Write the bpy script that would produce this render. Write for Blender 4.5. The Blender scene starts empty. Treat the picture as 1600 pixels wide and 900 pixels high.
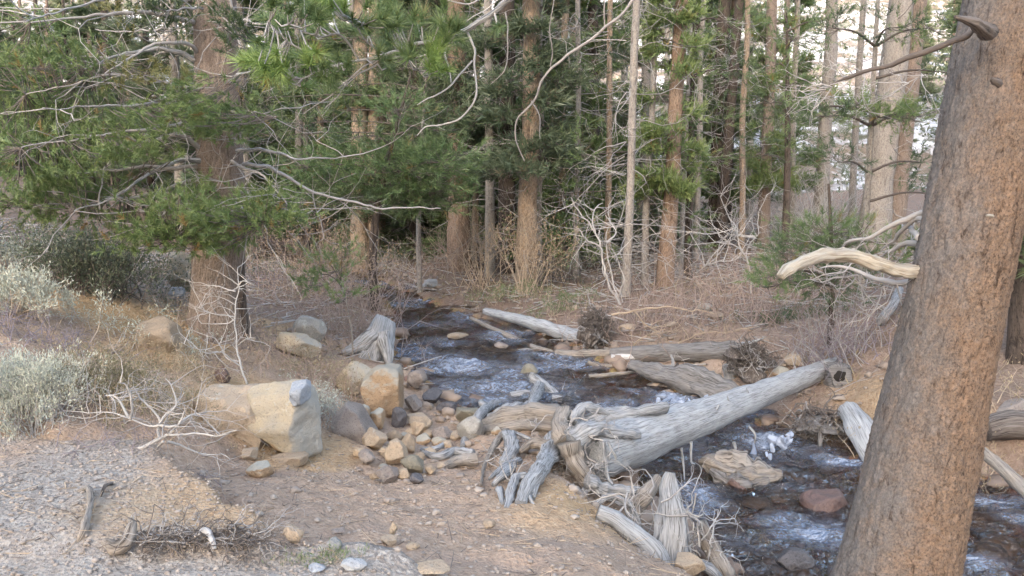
import bpy, math
import numpy as np
from mathutils import Vector

SC = bpy.context.scene
COL = SC.collection
rng = np.random.default_rng(11)
R = math.radians

# ------------------------------------------------------------------ camera, world, sun, exposure
F = 1250.0
PITCH = math.atan(170 / F)
cam = bpy.data.cameras.new('camera'); cam.sensor_width = 36; cam.lens = F / 1600 * 36
cam.clip_start = 0.05; cam.clip_end = 4000
camo = bpy.data.objects.new('camera', cam); COL.objects.link(camo)
camo.location = (0, 0, 0); camo.rotation_euler = (math.pi / 2 - PITCH, 0, 0)
SC.camera = camo

SUN_EL, SUN_AZ = R(15), R(196)            # low morning sun behind the camera, a little to one side
world = bpy.data.worlds.new('World'); SC.world = world; world.use_nodes = True
nt = world.node_tree; nt.nodes.clear()
sky = nt.nodes.new('ShaderNodeTexSky'); sky.sky_type = 'NISHITA'; sky.sun_disc = False
sky.sun_elevation = SUN_EL; sky.sun_rotation = SUN_AZ
sky.dust_density = 3.0; sky.air_density = 1.0; sky.ozone_density = 1.0
hs = nt.nodes.new('ShaderNodeHueSaturation'); hs.inputs['Saturation'].default_value = 0.78
bg = nt.nodes.new('ShaderNodeBackground'); bg.inputs['Strength'].default_value = 0.15
wo = nt.nodes.new('ShaderNodeOutputWorld')
nt.links.new(sky.outputs[0], hs.inputs['Color']); nt.links.new(hs.outputs[0], bg.inputs['Color']); nt.links.new(bg.outputs[0], wo.inputs['Surface'])

sl = bpy.data.lights.new('sun', 'SUN'); sl.energy = 2.0; sl.angle = R(0.5); sl.color = (1, 0.8, 0.66)
so = bpy.data.objects.new('sun', sl); COL.objects.link(so)
sd = Vector((math.sin(SUN_AZ) * math.cos(SUN_EL), math.cos(SUN_AZ) * math.cos(SUN_EL), math.sin(SUN_EL)))
so.rotation_euler = sd.to_track_quat('Z', 'Y').to_euler()
so.location = (0, 0, 60)

SC.view_settings.view_transform = 'Standard'; SC.view_settings.look = 'None'
SC.view_settings.exposure = 2.7; SC.view_settings.gamma = 1
SC.cycles.max_bounces = 6; SC.cycles.diffuse_bounces = 3; SC.cycles.glossy_bounces = 2
SC.cycles.transparent_max_bounces = 8
SC.cycles.use_denoising = True

# ------------------------------------------------------------------ pixels of a 1600 x 900 frame to points
cp, sp = math.cos(PITCH), math.sin(PITCH)
def ray(px, py):
    u = (450 - py) / F
    return np.array([(px - 800) / F, cp + u * sp, -sp + u * cp])
def at(px, py, Y):
    d = ray(px, py); return d * (Y / d[1])
def at_z(px, py, z):
    d = ray(px, py); return d * (z / d[2])

# ------------------------------------------------------------------ noise
def _hash(i, j, k, s):
    with np.errstate(over='ignore'):
        n = i.astype(np.uint32) * np.uint32(374761393) + j.astype(np.uint32) * np.uint32(668265263) + k.astype(np.uint32) * np.uint32(2246822519) + np.uint32((s * 3266489917) & 0xffffffff)
        n = (n ^ (n >> np.uint32(13))) * np.uint32(1274126177)
        n = n ^ (n >> np.uint32(16))
        n = n * np.uint32(2654435761); n = n ^ (n >> np.uint32(15))
    return n.astype(np.float64) / 4294967295.0
def vnoise(p, seed=0):
    p = np.asarray(p, float); f = np.floor(p); t = p - f; t = t * t * (3 - 2 * t)
    i = f.astype(np.int64); x, y, z = i[:, 0], i[:, 1], i[:, 2]
    r = 0
    for dx in (0, 1):
        wx = t[:, 0] if dx else 1 - t[:, 0]
        for dy in (0, 1):
            wy = t[:, 1] if dy else 1 - t[:, 1]
            for dz in (0, 1):
                wz = t[:, 2] if dz else 1 - t[:, 2]
                r = r + wx * wy * wz * _hash(x + dx, y + dy, z + dz, seed)
    return r * 2 - 1
def fbm(p, oct=4, seed=0, gain=.5):
    p = np.asarray(p, float); a, r = 1.0, 0
    for o in range(oct):
        r = r + a * vnoise(p * 2 ** o, seed + o * 17); a *= gain
    return r
def worley(p, seed=0):
    p = np.asarray(p, float); i = np.floor(p).astype(np.int64)
    f1 = np.full(len(p), 9.); f2 = f1.copy(); cid = np.zeros(len(p))
    for dx in (-1, 0, 1):
        for dy in (-1, 0, 1):
            for dz in (-1, 0, 1):
                a, b, c = i[:, 0] + dx, i[:, 1] + dy, i[:, 2] + dz
                q = np.stack([a + _hash(a, b, c, seed), b + _hash(a, b, c, seed + 1), c + _hash(a, b, c, seed + 2)], 1)
                d = np.linalg.norm(q - p, axis=1); n = d < f1
                f2 = np.where(n, f1, np.minimum(f2, d)); cid = np.where(n, _hash(a, b, c, seed + 5), cid); f1 = np.where(n, d, f1)
    return f1, f2, cid
def sstep(a, b, x):
    t = np.clip((x - a) / (b - a), 0, 1); return t * t * (3 - 2 * t)
def xy0(x, y, s=1.0):
    return np.stack([np.ravel(x) * s, np.ravel(y) * s, np.zeros(np.size(x))], 1)

# ------------------------------------------------------------------ mesh collecting
class MB:
    def __init__(s): s.V = []; s.T = []; s.Q = []; s.A = []; s.n = 0
    def add(s, V, T=None, Q=None, A=None):
        V = np.asarray(V, float); s.V.append(V)
        s.A.append(np.zeros((len(V), 3)) if A is None else np.asarray(A, float))
        if T is not None and len(T): s.T.append(np.asarray(T) + s.n)
        if Q is not None and len(Q): s.Q.append(np.asarray(Q) + s.n)
        s.n += len(V); return s
    def arrays(s):
        return np.concatenate(s.V), (np.concatenate(s.T) if s.T else None), (np.concatenate(s.Q) if s.Q else None), np.concatenate(s.A)
    def mesh(s, name, mat, origin=(0, 0, 0), smooth=True):
        V, T, Q, A = s.arrays(); V = V - np.asarray(origin, float)
        nT = 0 if T is None else len(T); nQ = 0 if Q is None else len(Q)
        me = bpy.data.meshes.new(name); me.vertices.add(len(V)); me.vertices.foreach_set('co', V.astype(np.float32).ravel())
        idx = np.concatenate([x.ravel() for x in (T, Q) if x is not None]).astype(np.int32)
        me.loops.add(len(idx)); me.loops.foreach_set('vertex_index', idx)
        me.polygons.add(nT + nQ)
        st = np.concatenate([np.arange(nT) * 3, nT * 3 + np.arange(nQ) * 4]).astype(np.int32)
        me.polygons.foreach_set('loop_start', st)
        me.polygons.foreach_set('use_smooth', np.full(nT + nQ, smooth))
        at_ = me.attributes.new('grain', 'FLOAT_VECTOR', 'POINT'); at_.data.foreach_set('vector', A.astype(np.float32).ravel())
        me.update(calc_edges=True); me.validate()
        if mat: me.materials.append(mat)
        return me
    def build(s, name, mat, parent=None, origin=None, smooth=True, sharp=None):
        if parent is not None: origin = np.array(parent_origin(parent))
        elif origin is None:
            V = np.concatenate(s.V); origin = np.array([V[:, 0].mean(), V[:, 1].mean(), V[:, 2].min()])
        o = bpy.data.objects.new(name, s.mesh(name, mat, origin, smooth)); COL.objects.link(o)
        if sharp: o.data.set_sharp_from_angle(angle=R(sharp))
        if parent is not None: o.parent = parent
        else: o.location = origin
        return o
def parent_origin(o):
    v = np.zeros(3)
    while o is not None: v += np.array(o.location); o = o.parent
    return v
def empty(name, loc):
    o = bpy.data.objects.new(name, None); COL.objects.link(o); o.location = loc; o.empty_display_size = .2; return o
def tag(o, label=None, cat=None, group=None, kind=None):
    if label: o['label'] = label
    if cat: o['category'] = cat
    if group: o['group'] = group
    if kind: o['kind'] = kind
    return o

# ------------------------------------------------------------------ shapes
def nrm(v):
    return v / np.maximum(np.linalg.norm(v, axis=-1, keepdims=True), 1e-9)
def curve(pts, n):
    P = np.asarray(pts, float)
    if len(P) == 2: P = np.array([P[0], (P[0] + P[1]) / 2, P[1]])
    E = np.vstack([2 * P[0] - P[1], P, 2 * P[-1] - P[-2]])
    t = np.linspace(0, len(P) - 1 - 1e-6, n); k = t.astype(int); u = (t - k)[:, None]
    a, b, c, d = E[k], E[k + 1], E[k + 2], E[k + 3]
    return .5 * (2 * b + (c - a) * u + (2 * a - 5 * b + 4 * c - d) * u ** 2 + (3 * b - a - 3 * c + d) * u ** 3)
def tube(mb, pts, radii, seg=8, n=None, rough=0, flute=0, seed=0, cap=True, kink=0):
    """a swept limb: radii interpolated along the path, rough = lumps, flute = ridges along the grain"""
    n = n or max(4, len(pts) * 4)
    C = curve(pts, n); rr = np.interp(np.linspace(0, 1, n), np.linspace(0, 1, len(radii)), radii)
    if kink:
        ss = np.concatenate([[0], np.cumsum(np.linalg.norm(np.diff(C, axis=0), axis=1))]); q = np.stack([ss * 4.5, ss * 0 + seed * 3.7, ss * 0], 1)
        C = C + kink * sstep(0, .12, ss)[:, None] * np.stack([fbm(q, 3, seed + 1), fbm(q, 3, seed + 2), fbm(q, 3, seed + 4)], 1)
    T = nrm(np.gradient(C, axis=0)); up = np.array([0, 0, 1.]) if abs(T[0, 2]) < .9 else np.array([1., 0, 0])
    U = np.zeros_like(C); u = up
    for i in range(n):
        u = u - T[i] * np.dot(u, T[i]); u /= max(np.linalg.norm(u), 1e-9); U[i] = u
    W = np.cross(T, U); a = np.linspace(0, 2 * np.pi, seg, endpoint=False)
    s = np.concatenate([[0], np.cumsum(np.linalg.norm(np.diff(C, axis=0), axis=1))])
    ca, sa = np.cos(a)[None, :], np.sin(a)[None, :]
    S = np.repeat(s[:, None], seg, 1); Rr = np.repeat(rr[:, None], seg, 1)
    rm = max(float(np.mean(radii)), .003)
    G = np.stack([ca * rm + 0 * S, sa * rm + 0 * S, S + seed * .37], 2)
    d = np.ones_like(Rr)
    if rough: d = d + rough * fbm(G.reshape(-1, 3) * np.array([1.2 / rm, 1.2 / rm, .7 / rm]) + seed, 3, seed).reshape(n, seg)
    if flute: d = d + flute * fbm(G.reshape(-1, 3) * np.array([2.6 / rm, 2.6 / rm, .12 / rm]) + seed, 3, seed + 3).reshape(n, seg)
    V = C[:, None, :] + (U[:, None, :] * ca[..., None] + W[:, None, :] * sa[..., None]) * (Rr * d)[..., None]
    V = V.reshape(-1, 3); i = np.arange(n - 1)[:, None] * seg; j = np.arange(seg)[None, :]; jn = (j + 1) % seg
    Q = np.stack([i + j, i + jn, i + seg + jn, i + seg + j], 2).reshape(-1, 4)
    A = G.reshape(-1, 3); Tt = []
    if cap:
        V = np.vstack([V, C[0], C[-1]]); A = np.vstack([A, [0, 0, seed], [0, 0, s[-1] + seed]])
        b = (n - 1) * seg; jj = np.arange(seg); j2 = (jj + 1) % seg
        Tt = np.vstack([np.stack([np.full(seg, n * seg), j2, jj], 1), np.stack([np.full(seg, n * seg + 1), b + jj, b + j2], 1)])
    mb.add(V, Tt if len(Tt) else None, Q, A); return C
def sticks(mb, P0, P1, r0, r1, A0=None):
    """many thin three-sided twigs"""
    P0 = np.atleast_2d(P0); P1 = np.atleast_2d(P1); N = len(P0)
    if not N: return
    T = nrm(P1 - P0); ref = np.where(np.abs(T[:, 2:3]) < .9, np.array([[0, 0, 1.]]), np.array([[1., 0, 0]]))
    U = nrm(np.cross(T, ref)); W = np.cross(T, U); r0 = np.broadcast_to(r0, N)[:, None]; r1 = np.broadcast_to(r1, N)[:, None]
    v = []
    for P, r in ((P0, r0), (P1, r1)):
        for a in (0, 2.0944, 4.1888): v.append(P + (U * math.cos(a) + W * math.sin(a)) * r)
    V = np.stack(v, 1).reshape(-1, 3); b = np.arange(N)[:, None] * 6
    Q = np.concatenate([b + np.array([[j, (j + 1) % 3, 3 + (j + 1) % 3, 3 + j]]) for j in range(3)], 0)
    mb.add(V, None, Q, np.repeat(rng.random((N, 3)), 6, 0))
def tufts(mb, P, D, n, L, w, spread=(.45, 1.25), shoot=.8, g=None):
    """needle tufts: n slim blades round each shoot P in direction D"""
    P = np.atleast_2d(P); D = nrm(np.atleast_2d(D)); N = len(P); g = g or rng
    L = np.broadcast_to(L, N)
    ref = np.where(np.abs(D[:, 2:3]) < .9, np.array([[0, 0, 1.]]), np.array([[1., 0, 0]]))
    U = nrm(np.cross(D, ref)); W = np.cross(D, U)
    a = g.random((N, n)) * 6.2832; th = spread[0] + g.random((N, n)) * (spread[1] - spread[0]); u = g.random((N, n))
    rad = U[:, None] * np.cos(a)[..., None] + W[:, None] * np.sin(a)[..., None]
    th = th * (1.15 - .6 * u)
    dr = D[:, None] * np.cos(th)[..., None] + rad * np.sin(th)[..., None]
    base = P[:, None] + D[:, None] * (u * L[:, None] * shoot)[..., None]
    ln = (L[:, None] * (.7 + .5 * g.random((N, n))))[..., None]
    side = nrm(np.cross(dr, g.normal(size=(N, n, 3)))) * (w / 2)
    tip = base + dr * ln
    V = np.stack([base - side, base + side, tip], 2).reshape(-1, 3)
    t = g.random(N)[:, None, None]
    A = np.broadcast_to(np.concatenate([np.broadcast_to(t, (N, n, 1)), u[..., None], g.random((N, n, 1))], 2)[:, :, None, :], (N, n, 3, 3)).reshape(-1, 3)
    mb.add(V, np.arange(N * n * 3).reshape(-1, 3), None, A)
def leaves(mb, P, D, L, w, g=None):
    """small two-triangle leaves"""
    g = g or rng; N = len(P); D = nrm(D); side = nrm(np.cross(D, g.normal(size=(N, 3)))) * (np.broadcast_to(w, N)[:, None] / 2)
    L = np.broadcast_to(L, N)[:, None]
    V = np.stack([P, P + D * L * .55 + side, P + D * L, P + D * L * .55 - side], 1).reshape(-1, 3)
    mb.add(V, None, np.arange(N * 4).reshape(-1, 4), np.repeat(g.random((N, 3)), 4, 0))
def branching(mb, base, dirs, length, r0, gens=3, kids=2, steps=3, curl=.25, droop=0, spread=.6, taper=.6, shrink=.7, g=None, up=0):
    """bare twigs that fork; gives back the tips and their directions"""
    g = g or rng; P = np.atleast_2d(base).astype(float); D = nrm(np.atleast_2d(dirs).astype(float)); N = len(P)
    L = np.broadcast_to(length, N).astype(float).copy(); r = np.broadcast_to(r0, N).astype(float).copy()
    pts = []
    for k in range(gens):
        for s_ in range(steps):
            D = nrm(D + g.normal(size=D.shape) * curl + np.array([0, 0, up - droop])[None])
            P2 = P + D * (L / steps)[:, None]; r2 = r * (taper ** (1 / steps))
            sticks(mb, P, P2, r, r2); P, r = P2, r2
            pts.append((P.copy(), D.copy()))
        if k < gens - 1:
            P = np.repeat(P, kids, 0); D = nrm(np.repeat(D, kids, 0) + g.normal(size=(len(P), 3)) * spread); r = np.repeat(r, kids) * .85
            L = np.repeat(L, kids) * shrink * (.7 + .6 * g.random(len(P)))
    return P, D, pts
_ico = {}
def ico(sub):
    if sub in _ico: return _ico[sub]
    t = (1 + 5 ** .5) / 2
    V = [(-1, t, 0), (1, t, 0), (-1, -t, 0), (1, -t, 0), (0, -1, t), (0, 1, t), (0, -1, -t), (0, 1, -t), (t, 0, -1), (t, 0, 1), (-t, 0, -1), (-t, 0, 1)]
    T = [(0, 11, 5), (0, 5, 1), (0, 1, 7), (0, 7, 10), (0, 10, 11), (1, 5, 9), (5, 11, 4), (11, 10, 2), (10, 7, 6), (7, 1, 8), (3, 9, 4), (3, 4, 2), (3, 2, 6), (3, 6, 8), (3, 8, 9), (4, 9, 5), (2, 4, 11), (6, 2, 10), (8, 6, 7), (9, 8, 1)]
    V = [np.array(v, float) / np.linalg.norm(v) for v in V]
    for _ in range(sub):
        m = {}; N = []
        def mid(a, b):
            k = (min(a, b), max(a, b))
            if k not in m:
                v = V[a] + V[b]; V.append(v / np.linalg.norm(v)); m[k] = len(V) - 1
            return m[k]
        for a, b, c in T:
            x, y, z = mid(a, b), mid(b, c), mid(c, a); N += [(a, x, z), (b, y, x), (c, z, y), (x, y, z)]
        T = N
    _ico[sub] = (np.array(V), np.array(T)); return _ico[sub]
def rotz(a):
    c, s = math.cos(a), math.sin(a); return np.array([[c, -s, 0], [s, c, 0], [0, 0, 1.]])
def rock(mb, c, size, seed=0, sub=3, planes=9, ang=.35, rough=.06, yaw=None, tilt=0, flat_top=None):
    """a stone: a ball cut by planes (ang: how deep they cut) with rough faces; size = half extents"""
    g = np.random.default_rng(seed + 100); V, T = ico(sub); acc = np.ones(len(V))
    for k in range(planes):
        n = g.normal(size=3); n /= np.linalg.norm(n)
        d = 1 - ang * (.35 + .65 * g.random()); acc += np.maximum(V @ n / d, 0) ** 30
    if flat_top is not None: acc += np.maximum(V[:, 2] / flat_top, 0) ** 36
    r = acc ** (-1 / 30)
    P = V * r[:, None]; P = P / np.abs(P).max(0)
    P = P * (1 + rough * fbm(P * 2.2 + seed * 3.1, 4, seed))[:, None]
    P = P * np.asarray(size)
    yaw = g.random() * 6.28 if yaw is None else yaw
    ct, st = math.cos(tilt), math.sin(tilt)
    P = P @ np.array([[ct, 0, st], [0, 1, 0], [-st, 0, ct]]).T @ rotz(yaw).T
    mb.add(P + np.asarray(c), T, None, P + seed * .13)

def rock_poly(mb, outline, Y, depth, seed=0, sub=5, rough=.05, lean=.35, extra=5):
    """a faceted boulder whose front silhouette is the given outline (pixels at distance Y); depth = half thickness"""
    g = np.random.default_rng(seed + 500); O = np.array([at(p[0], p[1], Y) for p in outline]); c = O.mean(0); Q = (O - c)[:, [0, 2]]
    V, T = ico(sub); r = np.full(len(V), 9.)
    ar = sum(Q[i][0] * Q[(i + 1) % len(Q)][1] - Q[(i + 1) % len(Q)][0] * Q[i][1] for i in range(len(Q)))
    N = []
    for i in range(len(Q)):
        p, q = Q[i], Q[(i + 1) % len(Q)]; e = q - p; n = np.array([e[1], -e[0]]) * (1 if ar > 0 else -1); n /= np.linalg.norm(n); d = n @ p
        k = lean * g.uniform(-.5, 1); N.append((np.array([n[0], -k, n[1]]), d)); N.append((np.array([n[0], k + .1, n[1]]), d))
    N += [(np.array([g.normal() * .25, -1, .35]), depth), (np.array([g.normal() * .3, -1, -.25]), depth), (np.array([0, 1, .1]), depth)]
    for k in range(extra):
        n = nrm(g.normal(size=3) * np.array([1, .8, 1])); N.append((n, np.abs(Q).max() * g.uniform(.9, 1.15)))
    acc = np.zeros(len(V))
    for n, d in N:
        L = np.linalg.norm(n); n, d = n / L, d / L; acc += np.maximum(V @ n / d, 0) ** 26
    r = acc ** (-1 / 26)
    P = V * r[:, None]; sc = np.abs(Q).max()
    P = P * (1 + rough * fbm(P / sc * 2.4 + seed, 5, seed))[:, None]
    mb.add(P + c, T, None, P + seed * .13)
# ------------------------------------------------------------------ materials
class NT:
    def __init__(s, name):
        s.m = bpy.data.materials.new(name); s.m.use_nodes = True; s.t = s.m.node_tree; s.t.nodes.clear()
        s.out = s.n('ShaderNodeOutputMaterial')
    def n(s, typ, **kw):
        x = s.t.nodes.new(typ)
        for k, v in kw.items(): setattr(x, k, v)
        return x
    def set(s, sock, v):
        if hasattr(v, 'is_output') or isinstance(v, bpy.types.NodeSocket): s.t.links.new(v, sock)
        elif isinstance(v, (tuple, list)) and len(v) == 3 and sock.type == 'RGBA': sock.default_value = (*v, 1)
        else: sock.default_value = v
    def noise(s, vec, scale, detail=4, rough=.6, dist=0):
        x = s.n('ShaderNodeTexNoise'); s.set(x.inputs['Vector'], vec); x.inputs['Scale'].default_value = scale
        x.inputs['Detail'].default_value = detail; x.inputs['Roughness'].default_value = rough; x.inputs['Distortion'].default_value = dist
        return x.outputs['Fac']
    def vor(s, vec, scale, feature='F1', out='Distance', rand=1):
        x = s.n('ShaderNodeTexVoronoi', feature=feature); s.set(x.inputs['Vector'], vec); x.inputs['Scale'].default_value = scale
        x.inputs['Randomness'].default_value = rand
        return x.outputs[out]
    def ramp(s, fac, stops, interp='LINEAR'):
        x = s.n('ShaderNodeValToRGB'); s.set(x.inputs[0], fac); e = x.color_ramp.elements; x.color_ramp.interpolation = interp
        while len(e) < len(stops): e.new(.5)
        for a, (p, c) in zip(e, stops): a.position = p; a.color = (*c, 1) if isinstance(c, (tuple, list)) else (c, c, c, 1)
        return x.outputs[0]
    def mix(s, fac, a, b, mode='MIX'):
        x = s.n('ShaderNodeMix', data_type='RGBA', blend_type=mode, clamp_result=False)
        s.set(x.inputs[0], fac); s.set(x.inputs[6], a); s.set(x.inputs[7], b); return x.outputs[2]
    def math(s, op, a, b=0.0, c=0.0):
        x = s.n('ShaderNodeMath', operation=op); s.set(x.inputs[0], a); s.set(x.inputs[1], b); s.set(x.inputs[2], c); return x.outputs[0]
    def scale(s, vec, v):
        x = s.n('ShaderNodeVectorMath', operation='MULTIPLY'); s.set(x.inputs[0], vec); x.inputs[1].default_value = v; return x.outputs[0]
    def vadd(s, a, b):
        x = s.n('ShaderNodeVectorMath', operation='ADD'); s.set(x.inputs[0], a); s.set(x.inputs[1], b); return x.outputs[0]
    def attr(s, name='grain', out='Vector'):
        return s.n('ShaderNodeAttribute', attribute_name=name).outputs[out]
    def pos(s): return s.n('ShaderNodeNewGeometry').outputs['Position']
    def obj(s): return s.n('ShaderNodeTexCoord').outputs['Object']
    def rnd(s): return s.n('ShaderNodeObjectInfo').outputs['Random']
    def sep(s, v):
        x = s.n('ShaderNodeSeparateXYZ'); s.set(x.inputs[0], v); return x.outputs
    def bump(s, h, dist=.01, strength=1, normal=None):
        x = s.n('ShaderNodeBump'); s.set(x.inputs['Height'], h); x.inputs['Distance'].default_value = dist; x.inputs['Strength'].default_value = strength
        if normal is not None: s.set(x.inputs['Normal'], normal)
        return x.outputs[0]
    def finish(s, col, rough=.85, normal=None, spec=.3):
        p = s.n('ShaderNodeBsdfPrincipled'); s.set(p.inputs['Base Color'], col); s.set(p.inputs['Roughness'], rough)
        p.inputs['Specular IOR Level'].default_value = spec
        if normal is not None: s.set(p.inputs['Normal'], normal)
        s.t.links.new(p.outputs[0], s.out.inputs[0]); return s.m
MAT = {}
def bark(name, plate, plate2, crack, sc=28, lich=None, lich_amt=.0, stretch=.45, bumpd=.012, side=None):
    """flaky bark: fissures and small scales from stretched noise, lichen in patches (side: greyer on one flank)"""
    k = NT(name); g = k.attr(); q = k.scale(g, (1, 1, stretch))
    fis = k.noise(k.scale(g, (1, 1, stretch * .45)), sc * .6, 6, .72, 1.0); fl = k.noise(q, sc * 1.1, 5, .75, .5); sp = k.noise(q, sc * 2.4, 3, .8)
    big = k.noise(g, 3.0, 4, .6)
    c = k.mix(k.ramp(k.math('ADD', k.math('MULTIPLY', fl, .7), k.math('MULTIPLY', big, .4)), [(.42, 0), (.66, 1)]), plate, plate2)
    lt = tuple(min(1, v * 1.55) for v in plate)
    c = k.mix(k.ramp(sp, [(.52, 0), (.66, .75)]), c, lt)
    c = k.mix(k.ramp(sp, [(.33, .85), (.47, 0)]), c, crack)
    if lich: c = k.mix(k.ramp(k.noise(g, 6.0, 5, .7), [(.62 - lich_amt, 0), (.74 - lich_amt, .65)]), c, lich)
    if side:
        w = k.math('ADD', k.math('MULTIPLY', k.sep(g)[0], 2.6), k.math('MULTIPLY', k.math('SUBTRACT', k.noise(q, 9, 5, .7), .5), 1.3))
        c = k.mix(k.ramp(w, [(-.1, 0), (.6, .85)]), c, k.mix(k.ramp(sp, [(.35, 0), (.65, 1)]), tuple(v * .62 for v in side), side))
    c = k.mix(k.ramp(fis, [(.34, .8), (.44, 0)]), c, crack)
    h = k.math('ADD', k.math('MULTIPLY', k.ramp(fis, [(.3, 0), (.55, 1)]), .8), k.math('ADD', k.math('MULTIPLY', fl, .6), k.math('MULTIPLY', sp, .35)))
    MAT[name] = k.finish(c, .93, k.bump(h, bumpd, 1), .12)
def wood(name, a, b, c_, sc=1.0, warm=None):
    """silvery dead wood with streaks along the grain"""
    k = NT(name); g = k.attr()
    s1 = k.noise(k.scale(g, (70 * sc, 70 * sc, 5 * sc)), 1, 5, .65); s2 = k.noise(k.scale(g, (160 * sc, 160 * sc, 6 * sc)), 1, 3, .6)
    big = k.noise(k.pos(), 5, 4, .6)
    c = k.ramp(s1, [(.3, c_), (.47, a), (.68, b)])
    c = k.mix(k.ramp(big, [(.4, 0), (.65, .6)]), c, warm or a)
    c = k.mix(k.ramp(s2, [(.36, .85), (.44, 0)]), c, c_)
    h = k.math('ADD', s1, k.math('MULTIPLY', s2, .7))
    MAT[name] = k.finish(c, .8, k.bump(h, .008, 1), .25)
def stone(name, a, b, speck, lich=None, lamt=.1, rough=.85, spec=.3, warm=None, top=None, flank=None):
    k = NT(name); p = k.attr(); n1 = k.noise(p, 7, 6, .65); n2 = k.noise(p, 70, 4, .7); n3 = k.noise(p, 22, 4, .6)
    c = k.mix(k.ramp(n1, [(.36, 0), (.64, 1)]), a, b)
    c = k.mix(k.ramp(n3, [(.55, 0), (.72, .5)]), c, warm or b)
    c = k.mix(k.ramp(n2, [(.33, .8), (.45, 0)]), c, speck)
    if lich:
        c = k.mix(k.ramp(k.noise(p, 12, 5, .7), [(.58 - lamt, 0), (.66 - lamt, .8)]), c, lich)
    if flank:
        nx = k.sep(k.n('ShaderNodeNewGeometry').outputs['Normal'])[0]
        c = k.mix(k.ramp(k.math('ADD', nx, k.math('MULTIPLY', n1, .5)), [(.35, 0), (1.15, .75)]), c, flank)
    if top:
        nz = k.sep(k.n('ShaderNodeNewGeometry').outputs['Normal'])[2]
        c = k.mix(k.ramp(k.math('ADD', nz, k.math('MULTIPLY', n3, .5)), [(.55, 0), (.85, .9)]), c, top)
    f = k.n('ShaderNodeObjectInfo').outputs['Random']
    c = k.mix(1, c, k.ramp(f, [(0, (.82, .8, .78)), (.5, (1, 1, 1)), (1, (1.12, 1.06, .98))]), 'MULTIPLY')
    h = k.math('ADD', n1, k.math('MULTIPLY', n2, .35))
    MAT[name] = k.finish(c, rough, k.bump(h, .03, 1), spec)
def leafy(name, a, b, tipc, old=None, trans=.25):
    k = NT(name); g = k.sep(k.attr()); big = k.noise(k.pos(), 1.1, 3, .6)
    c = k.mix(k.ramp(k.math('ADD', k.math('MULTIPLY', g[0], .6), k.math('MULTIPLY', big, .6)), [(.3, 0), (.85, 1)]), a, b)
    c = k.mix(k.ramp(g[1], [(.55, 0), (1, .6)]), c, tipc)
    if old: c = k.mix(k.ramp(g[0], [(.97, 0), (.98, .8)], 'LINEAR'), c, old)
    c = k.mix(1, c, k.ramp(k.rnd(), [(0, (.8, .85, .85)), (1, (1.15, 1.1, 1.0))]), 'MULTIPLY')
    d = k.n('ShaderNodeBsdfDiffuse'); k.set(d.inputs[0], c); t = k.n('ShaderNodeBsdfTranslucent'); k.set(t.inputs[0], c)
    gl = k.n('ShaderNodeBsdfGlossy'); gl.inputs['Roughness'].default_value = .45; gl.inputs[0].default_value = (.7, .75, .7, 1)
    m1 = k.n('ShaderNodeMixShader'); m1.inputs[0].default_value = trans; k.t.links.new(d.outputs[0], m1.inputs[1]); k.t.links.new(t.outputs[0], m1.inputs[2])
    m2 = k.n('ShaderNodeMixShader'); m2.inputs[0].default_value = .06; k.t.links.new(m1.outputs[0], m2.inputs[1]); k.t.links.new(gl.outputs[0], m2.inputs[2])
    k.t.links.new(m2.outputs[0], k.out.inputs[0]); MAT[name] = k.m
def plain(name, a, b, sc=20, rough=.9):
    k = NT(name); n = k.noise(k.pos(), sc, 4, .6); g = k.sep(k.attr())
    c = k.mix(k.math('ADD', k.math('MULTIPLY', g[0], .6), k.math('MULTIPLY', n, .45)), a, b)
    MAT[name] = k.finish(c, rough, None, .2)

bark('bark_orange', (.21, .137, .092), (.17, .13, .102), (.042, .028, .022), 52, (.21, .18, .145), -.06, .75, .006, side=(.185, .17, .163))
bark('bark_brown', (.24, .18, .145), (.29, .235, .195), (.08, .06, .05), 55, (.3, .27, .23), -.02, .4, .014)
bark('bark_red', (.26, .175, .125), (.24, .185, .145), (.09, .055, .04), 24, (.24, .2, .15), -.04, .35, .014)
bark('bark_grey', (.25, .215, .185), (.31, .28, .25), (.1, .08, .07), 24, (.38, .37, .33), 0, .4, .008)
bark('bark_tan', (.31, .22, .15), (.26, .22, .18), (.09, .065, .05), 22, (.3, .28, .22), 0, .35, .01)
bark('bark_dark', (.085, .066, .055), (.12, .095, .08), (.025, .02, .018), 20, None, 0, .35, .014)
wood('wood_silver', (.31, .305, .305), (.49, .485, .49), (.055, .05, .047), 1.1)
wood('wood_log', (.33, .33, .335), (.47, .465, .47), (.15, .14, .135), 1.1, (.4, .4, .4))
wood('wood_mid', (.17, .155, .145), (.29, .27, .26), (.045, .04, .036), 1.0, (.22, .2, .185))
wood('wood_warm', (.26, .215, .175), (.39, .34, .295), (.06, .048, .04), 1.3, (.3, .275, .25))
wood('wood_dark', (.13, .105, .09), (.26, .23, .21), (.025, .02, .018), .8)
wood('wood_pale', (.38, .34, .275), (.5, .455, .385), (.2, .155, .11), 1.1, (.36, .33, .29))
wood('wood_white', (.55, .52, .5), (.72, .7, .69), (.24, .22, .21), .9)
stone('stone_tan', (.44, .345, .25), (.37, .295, .225), (.2, .15, .11), (.45, .43, .38), -.02)
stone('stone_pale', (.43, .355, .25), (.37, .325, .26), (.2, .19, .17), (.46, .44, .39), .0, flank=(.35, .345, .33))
stone('stone_blue', (.34, .365, .41), (.31, .33, .36), (.2, .2, .21), (.42, .44, .46), .02)
stone('stone_orange', (.39, .275, .175), (.33, .235, .155), (.16, .1, .07), (.38, .31, .23), -.02, top=(.36, .35, .31))
stone('stone_grey', (.27, .265, .26), (.34, .33, .31), (.12, .12, .12), (.45, .45, .42), .02)
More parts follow.
